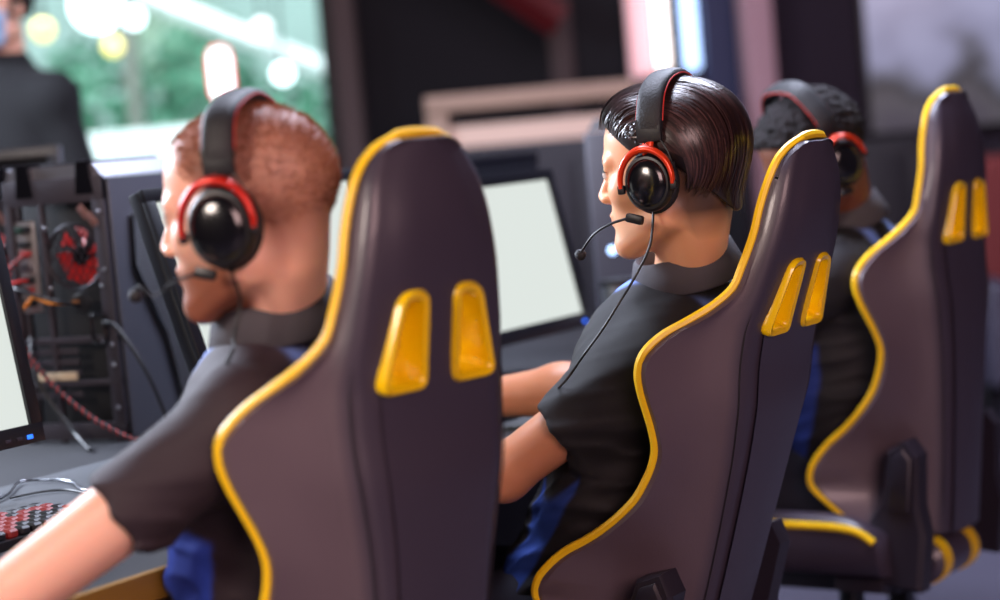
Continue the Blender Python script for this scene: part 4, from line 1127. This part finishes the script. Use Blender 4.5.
cable('signal_cable',[tl(-.064,-.012,.252),tl(-.05,-.05,.245),tl(-.03,-.05,.262),tl(.0,-.045,.25),tl(.036,-.012,.246)],.0028,M['orange'],'thin orange cable between the sockets and the power inlet of the tower')
cable('power_cable',[tl(.040,-.010,.243),tl(.02,-.06,.255),tl(-.05,-.07,.28),tl(-.062,-.012,.272)],.0035,M['cable'],'black cable curving below the red fan')
cable('power_cable',[tl(.085,-.02,.21),tl(.12,-.03,.20),tl(.17,-.03,.12),tl(.20,-.02,.02)],.0035,M['cable'],'black cable falling beside the vented side panel')
cable('power_cable',[tl(-.07,-.012,.19),tl(-.04,-.05,.12),tl(.03,-.06,.03),tl(.10,-.12,.006)],.004,M['cable'],'thick black cable falling from the lower slots of the tower')
# desk items for the nearest seat
M['key']=mat('key',(26,26,32),.45,bump=.05); M['key_lit']=mat('key_lit',(120,34,32),.5,emit=(200,30,24),estr=.08)
def make_keyboard(label,pos,rz,body,ka,kb,seed):
    t=thing('keyboard',label,'keyboard',tuple(pos),R(rz),'keyboards on the desk')
    bd=MB(); bd.prism([(-.225,0),(.225,0),(.225,.012),(-.225,.012)],-.07,.07); bo=bd.build('keyboard_base',body,t,20)
    g=np.random.default_rng(seed); A_=MB(); B_=MB()
    for r in range(6):
        for k in range(21):
            x=-.213+k*.0213; y=-.054+r*.0212
            (A_ if g.random()<.55 else B_).box((x,y,.0175),(.0175,.0175,.012),.003,seg=1)
    A_.build('keys',ka,bo,30)['kind']='stuff'; B_.build('lit_keys',kb,bo,30)['kind']='stuff'
    return t
kp=at(22,512,2.78); make_keyboard('black keyboard with red-lit keys at the left edge, beyond the bare forearm',Vector((kp.x,kp.y,DZ_))-DV*.19+NV*.055,RZ,M['black'],M['key'],M['key_lit'],1)
M['key_pale']=mat('key_pale',(150,152,164),.5); M['kb_grey']=mat('kb_grey',(110,112,124),.5)
kp=at(548,356,3.75); make_keyboard('grey keyboard below the screen with the yellow note',Vector((kp.x,kp.y,DZ_))-DV*.05+NV*.02,RZ,M['kb_grey'],M['key_pale'],M['kb_grey'],2)
kp=dm(-1.92,2.62); make_keyboard('black keyboard under the hands of the straight-haired man',kp,RZ,M['black'],M['key'],M['key_lit'],3)
mp=at(60,482,3.0); c=Vector((mp.x,mp.y,DZ_))
tag(MB().box((0,0,.002),(.62,.34,.004),.0015).build('desk_mat',M['mat_grey'],None,30,M=Matrix.Translation(c+NV*.02-DV*.05)@Matrix.Rotation(R(RZ),4,'Z')),'grey cloth desk mat under the red-lit keyboard','desk mat')
def dpt(px,py,dz=.004):
    lo,hi=1.5,6.
    for _ in range(50):
        m=(lo+hi)/2
        if at(px,py,m).z>DZ_+dz: lo=m
        else: hi=m
    return at(px,py,lo)
cable('mouse_cable',[dpt(-10,503,.008),dpt(8,494,.008),dpt(20,482,.009),dpt(50,480,.009),dpt(72,482,.008),dpt(84,490,.008),dpt(110,488,.008)],.0022,M['steel'],'thin silvery cable curling on the desk mat',group='cables on the desk')
cable('mouse_cable',[dpt(10,498,.008),dpt(40,492,.008),dpt(66,490,.008),dpt(90,494,.008)],.0018,M['cable'],'thin black cable curling on the desk mat',group='cables on the desk')
# shiny things past the straight-haired man
M['mug']=mat('mug',(220,222,235),.15,coat=.6)
c=dm(-2.05,3.55); t=thing('steel_tumbler','shiny steel tumbler on the desk, just in front of the straight-haired man','tumbler',(c.x,c.y,DZ_))
MB().lathe([(.001,0),(.030,0),(.034,.02),(.040,.15),(.038,.15),(.032,.02),(.001,.01)],28).build('cup_body',M['steel'],t); MB().lathe([(.001,.15),(.041,.15),(.041,.162),(.001,.166)],28).build('cup_lid',M['black'],t)
def area(name,loc,target,size,power,col,size_y=None):
    l=bpy.data.lights.new(name,'AREA'); l.energy=power; l.color=lin(col) if max(col)>1 else col
    l.size=size
    if size_y: l.shape='RECTANGLE'; l.size_y=size_y
    o=bpy.data.objects.new(name,l); C.objects.link(o); o.location=loc
    o.rotation_euler=(Vector(target)-Vector(loc)).to_track_quat('-Z','Y').to_euler(); return o
area('side_lamp',(-2.6,4.4,2.3),(0.1,2.9,1.1),1.1,270,(226,236,255))
area('key_lamp',(-1.7,.5,2.0),(0.0,2.7,1.0),.6,48,(255,236,224))
area('ceiling_lamp',(.05,3.5,3.0),(0.05,3.4,1.0),.9,95,(226,232,255))
area('ceiling_lamp',(.95,4.9,3.0),(.6,4.0,1.0),.9,130,(222,230,255))
area('camera_fill',(1.5,-1.6,2.5),(0.1,2.8,.8),2.2,150,(255,210,208))  # unseen warm fill added behind the camera, no fixture of the room
area('daylight_fill',(-2.2,9.4,4.6),(-2.2,14,.8),3.0,640,(240,250,255))  # added area light, stands in for daylight on the exterior
area('back_wall_lamp',(1.0,6.0,3.0),(1.0,8.6,1.0),1.5,40,(220,200,220))
w=bpy.data.worlds.new('world'); bpy.context.scene.world=w; w.use_nodes=True
w.node_tree.nodes['Background'].inputs[0].default_value=(.35,.45,.5,1); w.node_tree.nodes['Background'].inputs[1].default_value=1.
sc=bpy.context.scene
sc.view_settings.view_transform='Standard'; sc.view_settings.exposure=0
sc.cycles.use_denoising=True
